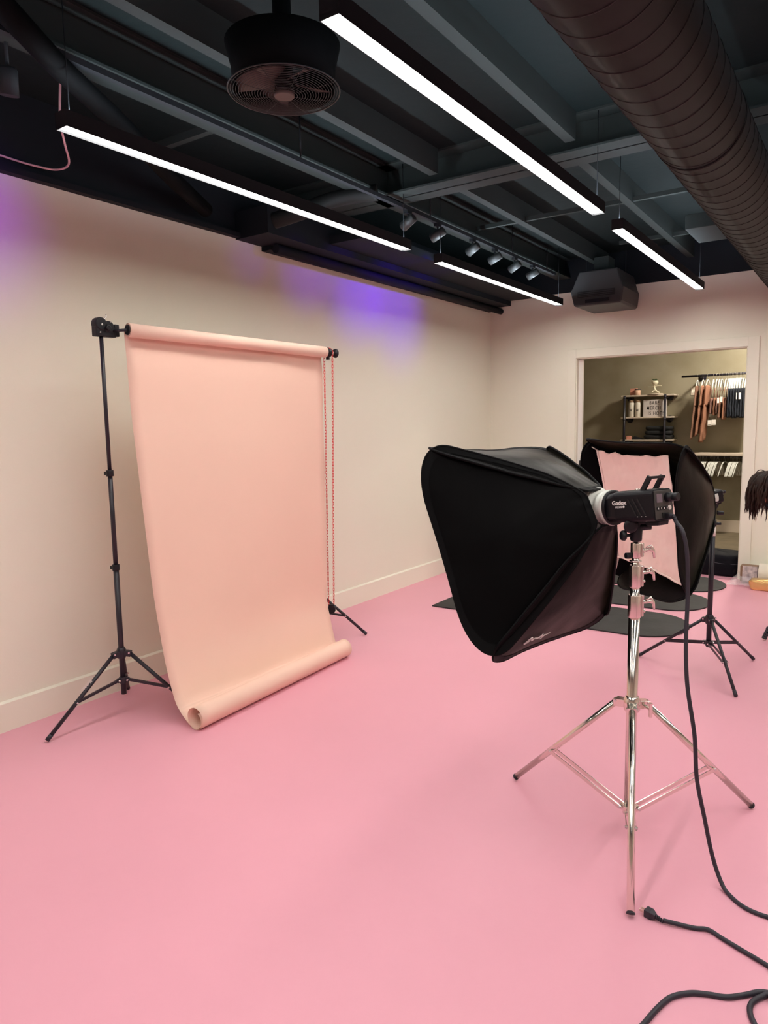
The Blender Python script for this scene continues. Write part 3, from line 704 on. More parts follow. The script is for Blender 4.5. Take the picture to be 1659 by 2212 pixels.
# ------------------------------------------------------------------ chrome stand
CS = (2.967, -4.929)
t = tripod((*CS, 0), [(2.447, -4.815), (3.341, -4.531), (3.114, -5.441)], 0.495, 0.075, 1.10,
           [(0.055, 0.83, 0.0200), (0.82, 0.945, 0.0165), (0.94, 1.075, 0.0135)], 'light_stand', 'shiny chrome tripod light stand carrying the big black softbox', leg_r=0.0125, m='chrome', braces=2, hubm='chrome', leg_frac=0.62, reach=0.055)
sd = V((0.83, 0.56, 0)).normalized()
for z0, z1, r in ((0.828, 0.913, 0.0235), (0.941, 1.024, 0.0205), (1.052, 1.107, 0.0185)):
    cl = MB().lathe((*CS, z0), (0, 0, 1), [(0, r - 0.002), (0.001, r), (z1 - z0 - 0.001, r), (z1 - z0, r - 0.002)], 32).cbox(V((*CS, (z0 + z1) / 2)) + sd * (r + 0.003), (0.014, 0.014, z1 - z0 - 0.006), None).build('clamp_sleeve', 'chromeb', t, bevel=0.001)
    b = MB(); p = V((*CS, z1 - 0.028)) + sd * r; b.cyl(p, p + sd * 0.022, 0.0065, n=14)
    b.tube([p + sd * 0.018, p + sd * 0.034 + V((0, 0, 0.003)), p + sd * 0.050 + V((0, 0, -0.010))], [0.0065, 0.0070, 0.0035], n=10)
    b.tube([p + sd * 0.020 + V((0, 0, 0.008)), p + sd * 0.036 + V((0, 0, 0.016)), p + sd * 0.046 + V((0, 0, -0.002)), p + sd * 0.050 + V((0, 0, -0.030))], [0.004, 0.005, 0.006, 0.004], n=10)
    b.build('wing_bolt', 'chrome', cl)
    MB().ball(tuple(V((*CS, z0 + 0.022)) + sd * (r + 0.012)), 0.006, 12).build('set_screw', 'chrome', cl)
MB().lathe((*CS, 1.036), (0, 0, 1), [(0, 0.014), (0.002, 0.0215), (0.006, 0.0215), (0.008, 0.014)], 32).build('collar_band', 'chrome', t)
MB().cyl((CS[0] - 0.012, CS[1] - 0.012, 1.060), (CS[0] - 0.028, CS[1] - 0.028, 1.060), 0.011).build('socket_knob', 'blackp', t)
MB().cyl((*CS, 1.075), (*CS, 1.115), 0.008).build('spigot', 'chrome', t)
b = MB(); wh = V((*CS, 0.485)) + V((0.45, 0.28, 0)).normalized() * 0.05
b.cyl(wh, wh + V((0.024, -0.02, -0.004)), 0.006, n=12).bar(wh + V((0.024, -0.02, -0.032)), wh + V((0.024, -0.02, 0.024)), 0.012, 0.010, up=(1, -1, 0)); b.build('leg_clamp_lever', 'chrome', t, bevel=0.002)
# tilt bracket belongs to the flash head
b = MB().lathe((CS[0], CS[1], 1.112), (0, 0, 1), [(0, 0.016), (0.004, 0.021), (0.05, 0.022), (0.06, 0.018)], 20)
b.bar((CS[0], CS[1], 1.16), (CS[0] + 0.002, CS[1], 1.195), 0.030, 0.036, up=(0.9, -0.36, 0)); b.cbox((CS[0], CS[1], 1.185), (0.07, 0.034, 0.014))
b.build('tilt_bracket', 'blackp', f1, bevel=0.004)
b = MB().lathe((CS[0] - 0.014, CS[1] - 0.03, 1.172), (0.55, -0.84, 0), [(0, 0.020), (0.006, 0.026), (0.012, 0.024), (0.014, 0.015)], 20)
b.cyl((CS[0] - 0.010, CS[1] - 0.01, 1.135), (CS[0] - 0.036, CS[1] - 0.036, 1.135), 0.006).lathe((CS[0] - 0.030, CS[1] - 0.030, 1.135), (-0.7, -0.7, 0.1), [(0, 0.010), (0.004, 0.020), (0.014, 0.018), (0.018, 0.01)], 16)
b.cyl((CS[0] + 0.01, CS[1], 1.165), (CS[0] + 0.045, CS[1] + 0.02, 1.170), 0.014)
b.build('tilt_knob', 'blackp', f1)

# ------------------------------------------------------------------ black stand of the second softbox
BS = (2.888, -2.904)
t = tripod((*BS, 0), [(3.106, -3.302), (3.101, -2.554), (2.458, -2.856)], 0.325, 0.175, 0.95,
           [(0.15, 0.90, 0.0150), (0.88, 1.02, 0.0125)], 'light_stand', 'black tripod light stand in front of the doorway', leg_r=0.0095, braces=2, reach=0.03)
MB().cyl((*BS, 0.845), (*BS, 0.900), 0.0165).build('white_tape', 'white', t)
MB().cyl((*BS, 0.905), (*BS, 0.94), 0.019).cyl((BS[0], BS[1], 0.92), (BS[0] + 0.04, BS[1] + 0.02, 0.92), 0.008).build('locking_collar', 'blackp', t)
b = MB().cyl((*BS, 1.0), (*BS, 1.07), 0.017).bar((BS[0], BS[1], 1.02), (BS[0] + 0.03, BS[1] + 0.03, 1.10), 0.03, 0.03).cyl((BS[0] + 0.02, BS[1], 0.99), (BS[0] + 0.05, BS[1] + 0.02, 0.985), 0.013)
b.build('tilt_bracket', 'blackp', f2, bevel=0.003)

# ------------------------------------------------------------------ cables
rc0 = W1((-0.106, 0.006, -0.040))
pts = [rc0, rc0 - ha * 0.03, V((3.118, -4.985, 1.195)), V((3.144, -5.010, 1.168)), V((3.161, -5.015, 1.09)), V((3.168, -5.02, 0.95)), V((3.175, -5.06, 0.80)), V((3.19, -5.09, 0.66)), V((3.222, -5.112, 0.50)), V((3.234, -5.114, 0.355)),
       V((3.262, -5.112, 0.22)), V((3.292, -5.112, 0.09)), V((3.325, -5.135, 0.022)), V((3.355, -5.165, 0.006)), V((3.407, -5.206, 0.006)), V((3.472, -5.215, 0.006)), V((3.56, -5.20, 0.006)), V((3.75, -5.1, 0.006)), V((4.3, -5.0, 0.006))]
t = thing('power_cable', 'black power cable hanging from the flash head to the floor', 'cable', tuple(rc0))
MB().tube(catmull(pts, 8), 0.0070, n=12).build('cord', 'rubber', t)
b = MB().bar(rc0 + ha * 0.01, rc0 - ha * 0.022, 0.020, 0.022); b.build('plug', 'blackp', t, bevel=0.003)
b = MB(); cp = catmull(pts, 8)
for k in range(5): b.cyl(cp[8 + k * 2], cp[9 + k * 2], 0.0085 - k * 0.0006, n=12)
b.build('strain_relief', 'blackp', t)
c2 = [(3.205, -5.413), (3.241, -5.407), (3.292, -5.391), (3.328, -5.376), (3.37, -5.393), (3.435, -5.418), (3.497, -5.442), (3.62, -5.5), (3.9, -5.6)]
t = thing('extension_cord', 'black cord with an unplugged plug lying at the chrome stand foot', 'cable', (3.16, -5.405, 0))
MB().tube(catmull([V((x, y, 0.007 if i > 1 else 0.011)) for i, (x, y) in enumerate(c2)], 8), 0.0066, n=12).build('cord', 'rubber', t)
pa, pb = V((3.150, -5.403, 0.014)), V((3.185, -5.412, 0.014)); dd = (pb - pa).normalized(); sx = V((-dd.y, dd.x, 0))
b = MB().bar(pa, pa + dd * 0.020, 0.027, 0.024).add([pa + dd * 0.020 + sx * s * 0.0135 + V((0, 0, q * 0.012)) for s, q in ((-1, -1), (1, -1), (1, 1), (-1, 1))] + [pa + dd * 0.034 + sx * s * 0.007 + V((0, 0, q * 0.007 - 0.001)) for s, q in ((-1, -1), (1, -1), (1, 1), (-1, 1))], [(4, 5, 6, 7), (0, 4, 5, 1), (1, 5, 6, 2), (2, 6, 7, 3), (3, 7, 4, 0)])
for k in range(4): b.cyl(pa + dd * (0.036 + k * 0.006) - V((0, 0, 0.001 + k * 0.0008)), pa + dd * (0.040 + k * 0.006) - V((0, 0, 0.001 + k * 0.0008)), 0.0080 - k * 0.0005, n=14)
b.build('plug', 'rubber', t, bevel=0.0015)
b = MB()
for s in (-1, 1): b.bar(pa + sx * s * 0.0065 - dd * 0.018, pa + sx * s * 0.0065, 0.0016, 0.0065)
b.cyl(pa - V((0, 0, 0.007)) - dd * 0.02, pa - V((0, 0, 0.007)), 0.0024, n=10); b.build('prong', 'brass', t)
c3 = [(3.215, -6.05), (3.240, -5.90), (3.256, -5.833), (3.272, -5.766), (3.294, -5.706), (3.333, -5.664), (3.375, -5.642), (3.418, -5.625), (3.458, -5.590), (3.488, -5.559), (3.520, -5.546), (3.60, -5.53), (3.75, -5.62), (3.70, -5.80), (3.60, -5.70), (3.52, -5.57)]
c4 = [(3.496, -5.575), (3.476, -5.612), (3.478, -5.650), (3.497, -5.690), (3.56, -5.80), (3.62, -6.1)]
zz = [0.006] * 15 + [0.012] + [0.008] + [0.006] * 5
tag(MB().tube(catmull([V((x, y, z)) for (x, y), z in zip(c3 + c4, zz)], 8), 0.0074, n=12).build('floor_cable', 'rubber'), 'thick black cable looping across the pink floor at bottom right corner', 'cable')

# ------------------------------------------------------------------ mats
for (y0, y1, lab) in ((-2.415, -1.70, 'charcoal exercise mat nearest to the camera, its left corner showing'), (-1.57, -0.885, 'middle charcoal exercise mat of the three on the floor'), (-0.80, -0.11, 'charcoal exercise mat nearest to the doorway')):
    r = (y1 - y0) / 2; poly = [(0.615, y0), (2.61 - r * 0.9, y0)] + [(2.61 - r * 0.9 + r * 0.9 * math.cos(a), (y0 + y1) / 2 + r * math.sin(a)) for a in [math.radians(-80 + 10 * k) for k in range(17)]] + [(2.61 - r * 0.9, y1), (0.615, y1)]
    tag(MB().prism(poly, 0.001, 0.011).build('exercise_mat', 'mat', bevel=0.002), lab, 'mat', 'charcoal mats on the floor')

# ------------------------------------------------------------------ black bag in the doorway
def lump(fn, name, m, parent=None, nu=28, nv=14, solid=0):
    b = MB(); vs = []; 
    for j in range(nv + 1):
        for i in range(nu): vs.append(fn(2 * PI * i / nu, j / nv))
    fs = [(j * nu + i, j * nu + (i + 1) % nu, (j + 1) * nu + (i + 1) % nu, (j + 1) * nu + i) for j in range(nv) for i in range(nu)]
    fs += [tuple(reversed(range(nu))), tuple(nv * nu + i for i in range(nu))]
    return b.add(vs, fs, True).build(name, m, parent)
def soft_box(cx, cy, z0, sx, sy, sz, p=0.35, nz=0.012, seed=0, topbulge=0.1):
    def fn(a, v):
        c, s = math.cos(a), math.sin(a); e = p
        x = math.copysign(abs(c) ** e, c); y = math.copysign(abs(s) ** e, s)
        if v < 0.08: k = 0.9 + 0.1 * v / 0.08; z = 0.012 * v / 0.08 
        elif v > 0.8: q = (v - 0.8) / 0.2; k = math.cos(q * PI / 2 * 0.97); z = sz * (0.86 + 0.14 * math.sin(q * PI / 2))
        else: k = 1 + 0.03 * math.sin((v - 0.08) / 0.72 * PI); z = 0.012 + (sz * 0.86 - 0.012) * (v - 0.08) / 0.72
        d = noise.noise(V((x * 2 + seed, y * 2, z * 12))) * nz
        return V((cx + x * sx / 2 * k + d * x, cy + y * sy / 2 * k + d * y, z0 + z + (d * 0.7 if v > 0.5 else 0)))
    return fn
t = thing('duffel_bag', 'black fabric bag lying on the floor inside the doorway', 'bag', (2.42, 0.25, 0))
bd = lump(soft_box(2.405, 0.235, 0.001, 0.47, 0.38, 0.235, seed=3), 'bag_body', 'bag', t)
MB().tube([(2.17 + 0.47 * k / 12, 0.045 - 0.004 * math.sin(k), 0.135 + 0.008 * math.sin(k * 0.5)) for k in range(13)], 0.004, n=6).build('zip', 'rubber', t)
# ------------------------------------------------------------------ parcels by the right wall
t = thing('wrapped_parcel', 'small carton in clear plastic with a printed label beside the door trim', 'parcel', (2.77, -0.10, 0))
MB().box((2.685, -0.17, 0.02), (2.83, -0.05, 0.165), None).build('carton', 'carton', t, bevel=0.004)
MB().box((2.706, -0.178, 0.022), (2.832, -0.172, 0.168)).build('shipping_label', 'label', t)
def plf(u, v):
    x = 2.60 + 0.27 * u; y = -0.36 + 0.26 * v
    z = 0.010 + 0.13 * max(0, v - 0.35) * (1 if u > 0.3 else u / 0.3) + 0.03 * abs(noise.noise(V((u * 7, v * 7, 2))))
    return V((x, y + 0.01 * noise.noise(V((u * 9, v * 5, 5))), z))
MB().grid(plf, 22, 18).build('plastic_wrap', 'plastic', t)
tag(MB().lathe((2.845, -0.13, 0.098), (1, -0.02, 0), [(0, 0.018), (0, 0.096), (0.002, 0.097), (0.60, 0.097), (0.602, 0.02)], 40).build('paper_roll', 'whitepaper'), 'thick white paper roll lying along the wall at right edge', 'paper roll')
def goldf(a, v): return soft_box(3.03, -0.37, 0.001, 0.46, 0.155, 0.095, p=0.14, nz=0.014, seed=9)(a, v)
t = thing('gold_pouch', 'crinkled gold foil packet on the floor in front of the white roll', 'packet', (3.03, -0.37, 0))
lump(goldf, 'foil_body', 'gold', t, nu=40)
MB().tube([(2.81 + 0.44 * k / 14, -0.452 + 0.003 * math.sin(k * 2), 0.090 + 0.004 * math.sin(k * 1.7)) for k in range(15)], 0.004, n=6).build('folded_edge', 'gold', t)

# wall panel moulding on the right
# ------------------------------------------------------------------ storage room: pipe shelf
SY0, SY1 = 2.86, 3.14
t = thing('pipe_shelf', 'black pipe shelf with three pale boards on the storage room wall', 'shelf', (1.0, 3.0, 1.0))
for z in (1.905, 1.600, 1.285): MB().box((0.66, SY0, z - 0.020), (1.375, SY1, z)).build('board', 'board', t, bevel=0.002)
for x in (0.715, 1.265):
    b = MB().cyl((x, SY0 - 0.016, 0.96), (x, SY0 - 0.016, 1.90), 0.0165, n=14)
    b.build('post', 'blackm', t)
    for z in (1.875, 1.570, 1.255):
        MB().cyl((x, SY0 - 0.016, z - 0.006), (x, SY1, z - 0.006), 0.0125, n=12).lathe((x, SY1 + 0.009, z - 0.006), (0, -1, 0), [(0, 0.048), (0.008, 0.048), (0.010, 0.022), (0.02, 0.022)], 24).ball((x, SY0 - 0.016, z - 0.006), 0.023, 12).build('bracket', 'blackm', t)
# on the top board
t = thing('salmon_carton', 'small salmon box on the top shelf beside the candle', 'box', (0.795, 2.98, 1.905))
MB().box((0.765, 2.93, 1.9055), (0.855, 2.99, 2.005)).build('carton_body', 'boxpink', t, bevel=0.002)
t = thing('candle', 'short peach candle jar with dark lid on the top shelf', 'candle', (0.865, 2.915, 1.905))
MB().lathe((0.878, 2.900, 1.9055), (0, 0, 1), [(0, 0.036), (0.004, 0.040), (0.072, 0.040)], 28).build('jar', 'candle', t)
MB().lathe((0.878, 2.900, 1.9785), (0, 0, 1), [(0, 0.041), (0.008, 0.041), (0.010, 0.036)], 28).build('lid', 'blackp', t)
t = thing('figure_planter', 'cream planter shaped like a stretching figure with a green succulent', 'planter', (1.12, 2.93, 1.92))
x0, y0, z0 = 1.100, 2.93, 1.922
b = MB()
b.tube(catmull([(x0 + 0.072, y0, z0 + 0.006), (x0 + 0.045, y0, z0 + 0.018), (x0 + 0.012, y0, z0 + 0.045), (x0, y0, z0 + 0.075), (x0 - 0.002, y0, z0 + 0.11)], 5), [0.010] + [0.011] * 5 + [0.012] * 5 + [0.011] * 5 + [0.010] * 5, n=12)
b.tube(catmull([(x0 - 0.03, y0 - 0.02, z0 + 0.024), (x0 - 0.012, y0 - 0.012, z0 + 0.036), (x0, y0, z0 + 0.05)], 5), 0.008, n=10)
b.tube(catmull([(x0 - 0.085, y0, z0 + 0.096), (x0 - 0.04, y0, z0 + 0.094), (x0, y0, z0 + 0.098), (x0 + 0.05, y0, z0 + 0.105), (x0 + 0.09, y0, z0 + 0.103)], 5), 0.0052, n=10)
b.build('figure_body', 'ceramic', t)
MB().lathe((x0 + 0.004, y0, z0 + 0.11), (0, 0, 1), [(0, 0.012), (0.012, 0.03), (0.035, 0.046), (0.06, 0.044), (0.066, 0.040), (0.055, 0.036)], 28).build('bowl', 'ceramic', t)
MB().lathe((x0 + 0.01, y0, z0 - 0.016), (0, 0, 1), [(0, 0.09), (0.004, 0.105), (0.012, 0.105), (0.013, 0.09)], 32).build('tray', 'board', t)
b = MB()
for k in range(22):
    a = random.uniform(0, 2 * PI); el = random.uniform(0.2, 1.2); l = random.uniform(0.035, 0.062); c = V((x0 + 0.004, y0, z0 + 0.165))
    d = V((math.cos(a) * math.cos(el), math.sin(a) * math.cos(el) * 0.7, math.sin(el))); 
    b.tube([c + d * 0.008, c + d * l * 0.5 + V((0, 0, 0.004)), c + d * l], [0.003, 0.0062, 0.001], n=6)
b.build('succulent', 'leaf', t)
# middle board
for x, lab in ((0.790, 'white bottle at left end of the middle shelf'), (0.880, 'white bottle nearer to the letter sign on the middle shelf')):
    t = thing('bottle', lab, 'bottle', (x, 2.93, 1.6), 'white bottles on the middle shelf')
    MB().lathe((x, 2.93, 1.6005), (0, 0, 1), [(0, 0.034), (0.004, 0.039), (0.192, 0.039), (0.205, 0.033)], 28).build('flask', 'bottle', t)
    MB().lathe((x, 2.93, 1.8055), (0, 0, 1), [(0, 0.034), (0.002, 0.036), (0.032, 0.036), (0.034, 0.033)], 28).build('cap', 'bottlecap', t)
    b = MB()
    for zz_, ww in ((1.708, 0.040), (1.692, 0.032)):
        for q in range(6): b.cbox((x - ww / 2 + ww * (q + 0.5) / 6, 2.8905, zz_), (ww / 8, 0.002, 0.009))
    b.build('printed_mark', 'ink', t)
t = thing('letter_sign', 'white letter board sign reading BABE MERCH IS HOT!', 'sign', (1.115, 2.90, 1.6))
MB().box((0.962, 2.890, 1.6005), (1.275, 2.925, 1.835)).build('sign_panel', 'sign', t, bevel=0.002)
for s, z, x in (('BABE', 1.790, 1.112), ('MERCH', 1.717, 1.105), ('IS HOT!', 1.643, 1.133)):
    text('lettering', s, 'ink', 0.068, frame_mtx((x, 2.8895, z), (1, 0, 0), (0, 0, 1), (0, -1, 0)), t, 0.0006, sx=0.72, space=1.28, bold=0.0003)
b = MB()
for z in (1.755, 1.682): b.box((0.966, 2.888, z - 0.0012), (1.271, 2.8905, z + 0.0012))
b.build('letter_rail', 'signframe', t)
# bottom board
for k, (dz, lab) in enumerate(((0.0, 'black folded garment at the bottom of the stack on the low shelf'), (0.062, 'black folded garment in the middle of the low shelf stack'), (0.122, 'black folded garment on top of the low shelf stack'))):
    tag(lump(soft_box(1.165 + 0.008 * (k - 1), 2.985, 1.286 + dz, 0.37 - 0.014 * k, 0.235, 0.060, p=0.35, nz=0.010, seed=k * 4), 'folded_garment', 'cloth'), lab, 'clothing', 'folded black garments')
tag(MB().box((0.735, 2.90, 1.2855), (0.795, 2.95, 1.335)).build('small_box', 'boxpink', bevel=0.002), 'tiny dusky pink box at left end of the low shelf', 'box')
tag(MB().prism([(0, 0), (0.16, 0), (0.14, 0.012), (0.03, 0.045), (0.0, 0.012)], 2.90, 2.95, Matrix(((1, 0, 0, 0.815), (0, 0, 1, 0), (0, 1, 0, 1.2855), (0, 0, 0, 1)))).build('sunglasses_case', 'blackp', bevel=0.003), 'dark wedge-shaped case lying on the low shelf', 'case')

# wall switch plate behind the clothes
t = thing('wall_plate', 'pale double switch plate on the storage wall behind the clothes', 'switch', (1.56, 3.145, 1.93))
MB().box((1.535, 3.142, 1.885), (1.605, 3.151, 1.99)).build('plate', 'board', t, bevel=0.002)
MB().box((1.548, 3.138, 1.915), (1.566, 3.143, 1.96)).box((1.574, 3.138, 1.915), (1.592, 3.143, 1.96)).build('rocker', 'trim', t)

# ------------------------------------------------------------------ clothes rails
RY = 2.86
t = thing('clothes_rail', 'black wall-mounted pipe rail holding the rust coloured clothes', 'rail', (1.9, RY, 2.13))
MB().cyl((1.47, RY, 2.128), (2.95, RY, 2.140), 0.0155, n=16).build('pipe', 'blackm', t)
for x in (1.68, 2.8): MB().cyl((x, RY, 2.13), (x, BY, 2.115), 0.013, n=12).lathe((x, BY - 0.001, 2.115), (0, -1, 0), [(0, 0.05), (0.008, 0.05), (0.01, 0.022), (0.03, 0.022)], 24).build('wall_flange', 'blackm', t)
def hanger_parts(t, x, zr, rot=0.0, w=0.20, drop=0.075, y=RY):
    """one wooden hanger seen nearly edge-on; hangs over the rail, in the y-z plane turned by rot"""
    c, s = math.cos(rot), math.sin(rot)
    def Q(a, z): return V((x + a * s, y + a * c, zr + z))
    hk = [Q(0.018 * math.cos(q), 0.004 + 0.0205 * math.sin(q)) for q in [math.radians(-30 + 30 * k) for k in range(8)]]
    MB().tube(hk + [Q(-0.012, -0.02), Q(0, -0.03), Q(0, -0.062)], 0.0016, n=6).build('hook', 'wire', t)
    top = -0.060
    b = MB()
    for sg in (-1, 1): b.tube(catmull([Q(0, top), Q(sg * w * 0.35, top - 0.018), Q(sg * w * 0.75, top - drop * 0.6), Q(sg * w, top - drop)], 4), [0.0085] * 9 + [0.007] * 4, n=8)
    b.build('shoulder_bar', 'hanger', t); return Q, top
def new_hanger(x, zr, rot, label, group, w=0.20, drop=0.075, y=RY):
    t = thing('clothes_hanger', label, 'hanger', (x, y, zr), group); hanger_parts(t, x, zr, rot, w, drop, y); return t
def clip_hanger(x, zr, rot, label, group, long=0.12):
    """trouser hanger: hook and a long straight white bar hanging near vertical in view"""
    return new_hanger(x, zr, rot, label, group, w=0.17, drop=long)
def drape(name, m, label, x, y0, y1, z1, z0, th, seed, cat='clothing', group=None, taper=0.6, flare=0.0, parent=None, skew=0.0):
    """a garment hanging edge-on: flattened tube with folds"""
    def fn(a, v):
        z = z1 + (z0 - z1) * v; c, s = math.cos(a), math.sin(a)
        wy = (y1 - y0) / 2 * (1 - (1 - taper) * v); tx = th * (0.5 + 0.5 * math.sin(min(1, v * 4) * PI / 2) + flare * v)
        f = 1 + 0.35 * noise.noise(V((a * 1.5 + seed, v * 3, seed)))
        return V((x + skew * v + c * tx * f + 0.008 * noise.noise(V((v * 4, seed, 1))), (y0 + y1) / 2 + s * wy, z))
    return lump(fn, name, m, parent, nu=20, nv=16)
RZ = 2.13
# long trousers
for i, (x, zb, th, mm, lab, sk) in enumerate(((1.672, 1.285, 0.014, 'rust2', 'longest narrow rust trousers hanging leftmost on the rail', -0.055), (1.742, 1.33, 0.018, 'rust', 'rust trousers hanging second from the left end of the rail', -0.065), (1.802, 1.245, 0.028, 'rust', 'wide rust trousers hanging third from left, lowest hem', -0.06))):
    new_hanger(x, RZ, 0.12 + 0.12 * i, ('white hanger holding the leftmost rust trousers', 'white hanger holding the second rust trousers', 'white hanger holding the wide rust trousers')[i], 'hangers on the upper rail', w=0.065, drop=0.13)
    tr = thing('trousers', lab, 'trousers', (x, RY, RZ - 0.14), 'rust trousers on the rail')
    drape('waist', mm, '', x + 0.004, RY - 0.14, RY + 0.14, RZ - 0.135, RZ - 0.40, th * 1.3, i, parent=tr, taper=0.9, skew=sk * 0.3)
    drape('trouser_leg', mm, '', x + 0.004 + sk * 0.3, RY - 0.13, RY + 0.02, RZ - 0.38, zb, th, i + 3, parent=tr, taper=0.75, skew=sk * 0.7)
    drape('trouser_leg', mm, '', x + 0.012 + sk * 0.3, RY + 0.0, RY + 0.13, RZ - 0.38, zb + 0.03, th * 0.9, i + 6, parent=tr, taper=0.75, skew=sk * 0.7)
# short tops
for i, (x, mm, zb, lab) in enumerate(((1.872, 'mauve', 1.62, 'dusky strappy top hanging just right of the wide rust trousers'), (1.912, 'rust', 1.60, 'rust cropped top with a white tag below its hem'), (1.945, 'mauve', 1.62, 'dark dusky top beside the rust cropped top'), (1.975, 'rust2', 1.56, 'brown knit top in the middle of the rail'), (2.025, 'rust', 1.54, 'rust knit top, last before the navy garments'), (2.055, 'mauve', 1.58, 'dusky garment touching the navy garments'))):
    new_hanger(x, RZ, 0.10 + 0.03 * i, 'white hanger holding the ' + lab.split(' hanging')[0].split(',')[0], 'hangers on the upper rail', w=0.065, drop=0.14)
    tr = thing('top', lab, 'clothing', (x, RY, RZ - 0.16), 'small tops on the rail')
    drape('bodice', mm, '', x - 0.01, RY - 0.12, RY + 0.12, RZ - 0.30, zb, 0.020, i + 20, parent=tr, taper=0.8, skew=-0.01)
    for sg in (-1, 1): MB().tube([(x, RY + sg * 0.10, RZ - 0.17), (x - 0.008, RY + sg * 0.09, RZ - 0.24), (x - 0.01, RY + sg * 0.06, RZ - 0.31)], 0.004, n=6).build('strap', mm, tr)
    if i in (0, 1, 3, 4):
        zt = (1.50, 1.505, 0, 1.79, 1.80)[i]; xt = (1.868, 1.918, 0, 1.962, 2.000)[i]
        MB().box((xt - (0.024 if i < 2 else 0.012), RY - 0.165, zt - 0.032), (xt + (0.024 if i < 2 else 0.012), RY - 0.163, zt + 0.038)).build('price_tag', 'tag', tr)
        if i < 2: MB().box((xt - 0.016, RY - 0.1665, zt - 0.022), (xt + 0.016, RY - 0.1652, zt - 0.017)).tube([(xt, RY - 0.164, zt + 0.036), (xt, RY - 0.12, zb + 0.01)], 0.0008, n=5).build('tag_print', 'ink', tr)
# navy garments
for i in range(7):
    x = 2.085 + 0.030 * i
    lab = ('navy garment nearest to the rust tops', 'second navy garment right of the rust tops', 'third navy garment right of the rust tops', 'navy garment in the middle of the dark bunch', 'fifth navy garment right of the rust tops', 'navy garment with a white tag near the door trim', 'rightmost navy garment showing, beside the door trim')[i]
    new_hanger(x, RZ, 0.10 + 0.02 * i, 'white hanger holding the ' + lab.replace('showing, ', ''), 'hangers on the upper rail', w=0.065, drop=0.14)
    tr = thing('navy_shorts', lab, 'clothing', (x, RY, RZ - 0.2), 'navy garments on the rail')
    drape('garment_body', 'navy', '', x - 0.01, RY - 0.16, RY + 0.14, RZ - 0.185, 1.565 + 0.01 * math.sin(i * 2), 0.022, i + 40, parent=tr, taper=0.95)
    if i in (4, 5): MB().box((x - 0.030, RY - 0.180, 1.80), (x - (0.022 if i == 4 else 0.005), RY - 0.178, 1.88)).build('price_tag', 'tag', tr)
for i, x in enumerate((2.07, 2.10, 2.13, 2.16, 2.19)):
    new_hanger(x, RZ, 0.05, ('empty white hanger at left of the crowded hangers', 'second empty white hanger in the crowded bunch', 'third empty white hanger in the crowded bunch', 'fourth empty white hanger in the crowded bunch', 'empty white hanger closest to the door trim')[i], 'hangers on the upper rail', w=0.065, drop=0.14, y=RY)

# lower ledge with empty hangers
t = thing('ledge_rail', 'cream ledge with dark grid and hanging rail under it', 'rail', (2.1, 2.95, 1.1))
MB().box((1.60, 2.80, 1.065), (2.95, BY, 1.10)).build('ledge', 'board', t, bevel=0.002)
MB().cyl((1.62, 2.875, 1.040), (2.95, 2.875, 1.040), 0.010, n=12).build('rail_pipe', 'blackm', t)
b = MB()
for k in range(60): b.box((1.62 + k * 0.022, 3.128, 0.93), (1.624 + k * 0.022, 3.132, 1.064))
for k in range(6): b.box((1.62, 3.126, 0.93 + k * 0.024), (2.95, 3.130, 0.934 + k * 0.024))
b.build('wire_grid', 'grid', t)
MB().box((1.60, 2.862, 1.10), (1.64, 2.89, 1.108)).build('end_clip', 'blackp', t)
xs = [1.655, 1.672, 1.690, 1.708, 1.726, 1.742, 1.768, 1.785, 1.802, 1.818, 1.870, 1.888, 1.904, 1.922, 1.938, 1.955, 1.972, 2.045, 2.118, 2.134, 2.150, 2.167, 2.184, 2.200, 2.216]
for i, x in enumerate(xs):
    grp = 'first tight bunch' if i < 6 else 'second bunch' if i < 10 else 'middle bunch' if i < 17 else 'alone' if i == 17 else 'right bunch'
    k = i if i < 6 else i - 6 if i < 10 else i - 10 if i < 17 else 0 if i == 17 else i - 18
    ordn = ('leftmost', 'second', 'third', 'fourth', 'fifth', 'sixth', 'seventh')[k]
    lab = 'single white hanger hanging alone on the lower rail' if i == 17 else ordn + ' empty white hanger of the ' + grp + ' on the lower rail'
    new_hanger(x, 1.042, 0.10 + 0.16 * (i >= 10) + 0.02 * (i % 3), lab, 'empty hangers on the lower rail', w=0.18, drop=0.19, y=2.875)

# storage room ceiling lamp (above the view)
t = thing('ceiling_lamp', 'flush ceiling lamp lighting the storage room, above the doorway view', 'ceiling light', (2.5, 2.3, 2.98))
MB().lathe((2.5, 2.1, 3.0), (0, 0, -1), [(0, 0.16), (0.02, 0.16), (0.022, 0.15)], 40).build('lamp_base', 'white', t)
MB().lathe((2.5, 2.1, 2.978), (0, 0, -1), [(0, 0.145), (0.015, 0.14), (0.03, 0.10)], 40).build('lamp_glass', 'warm', t)

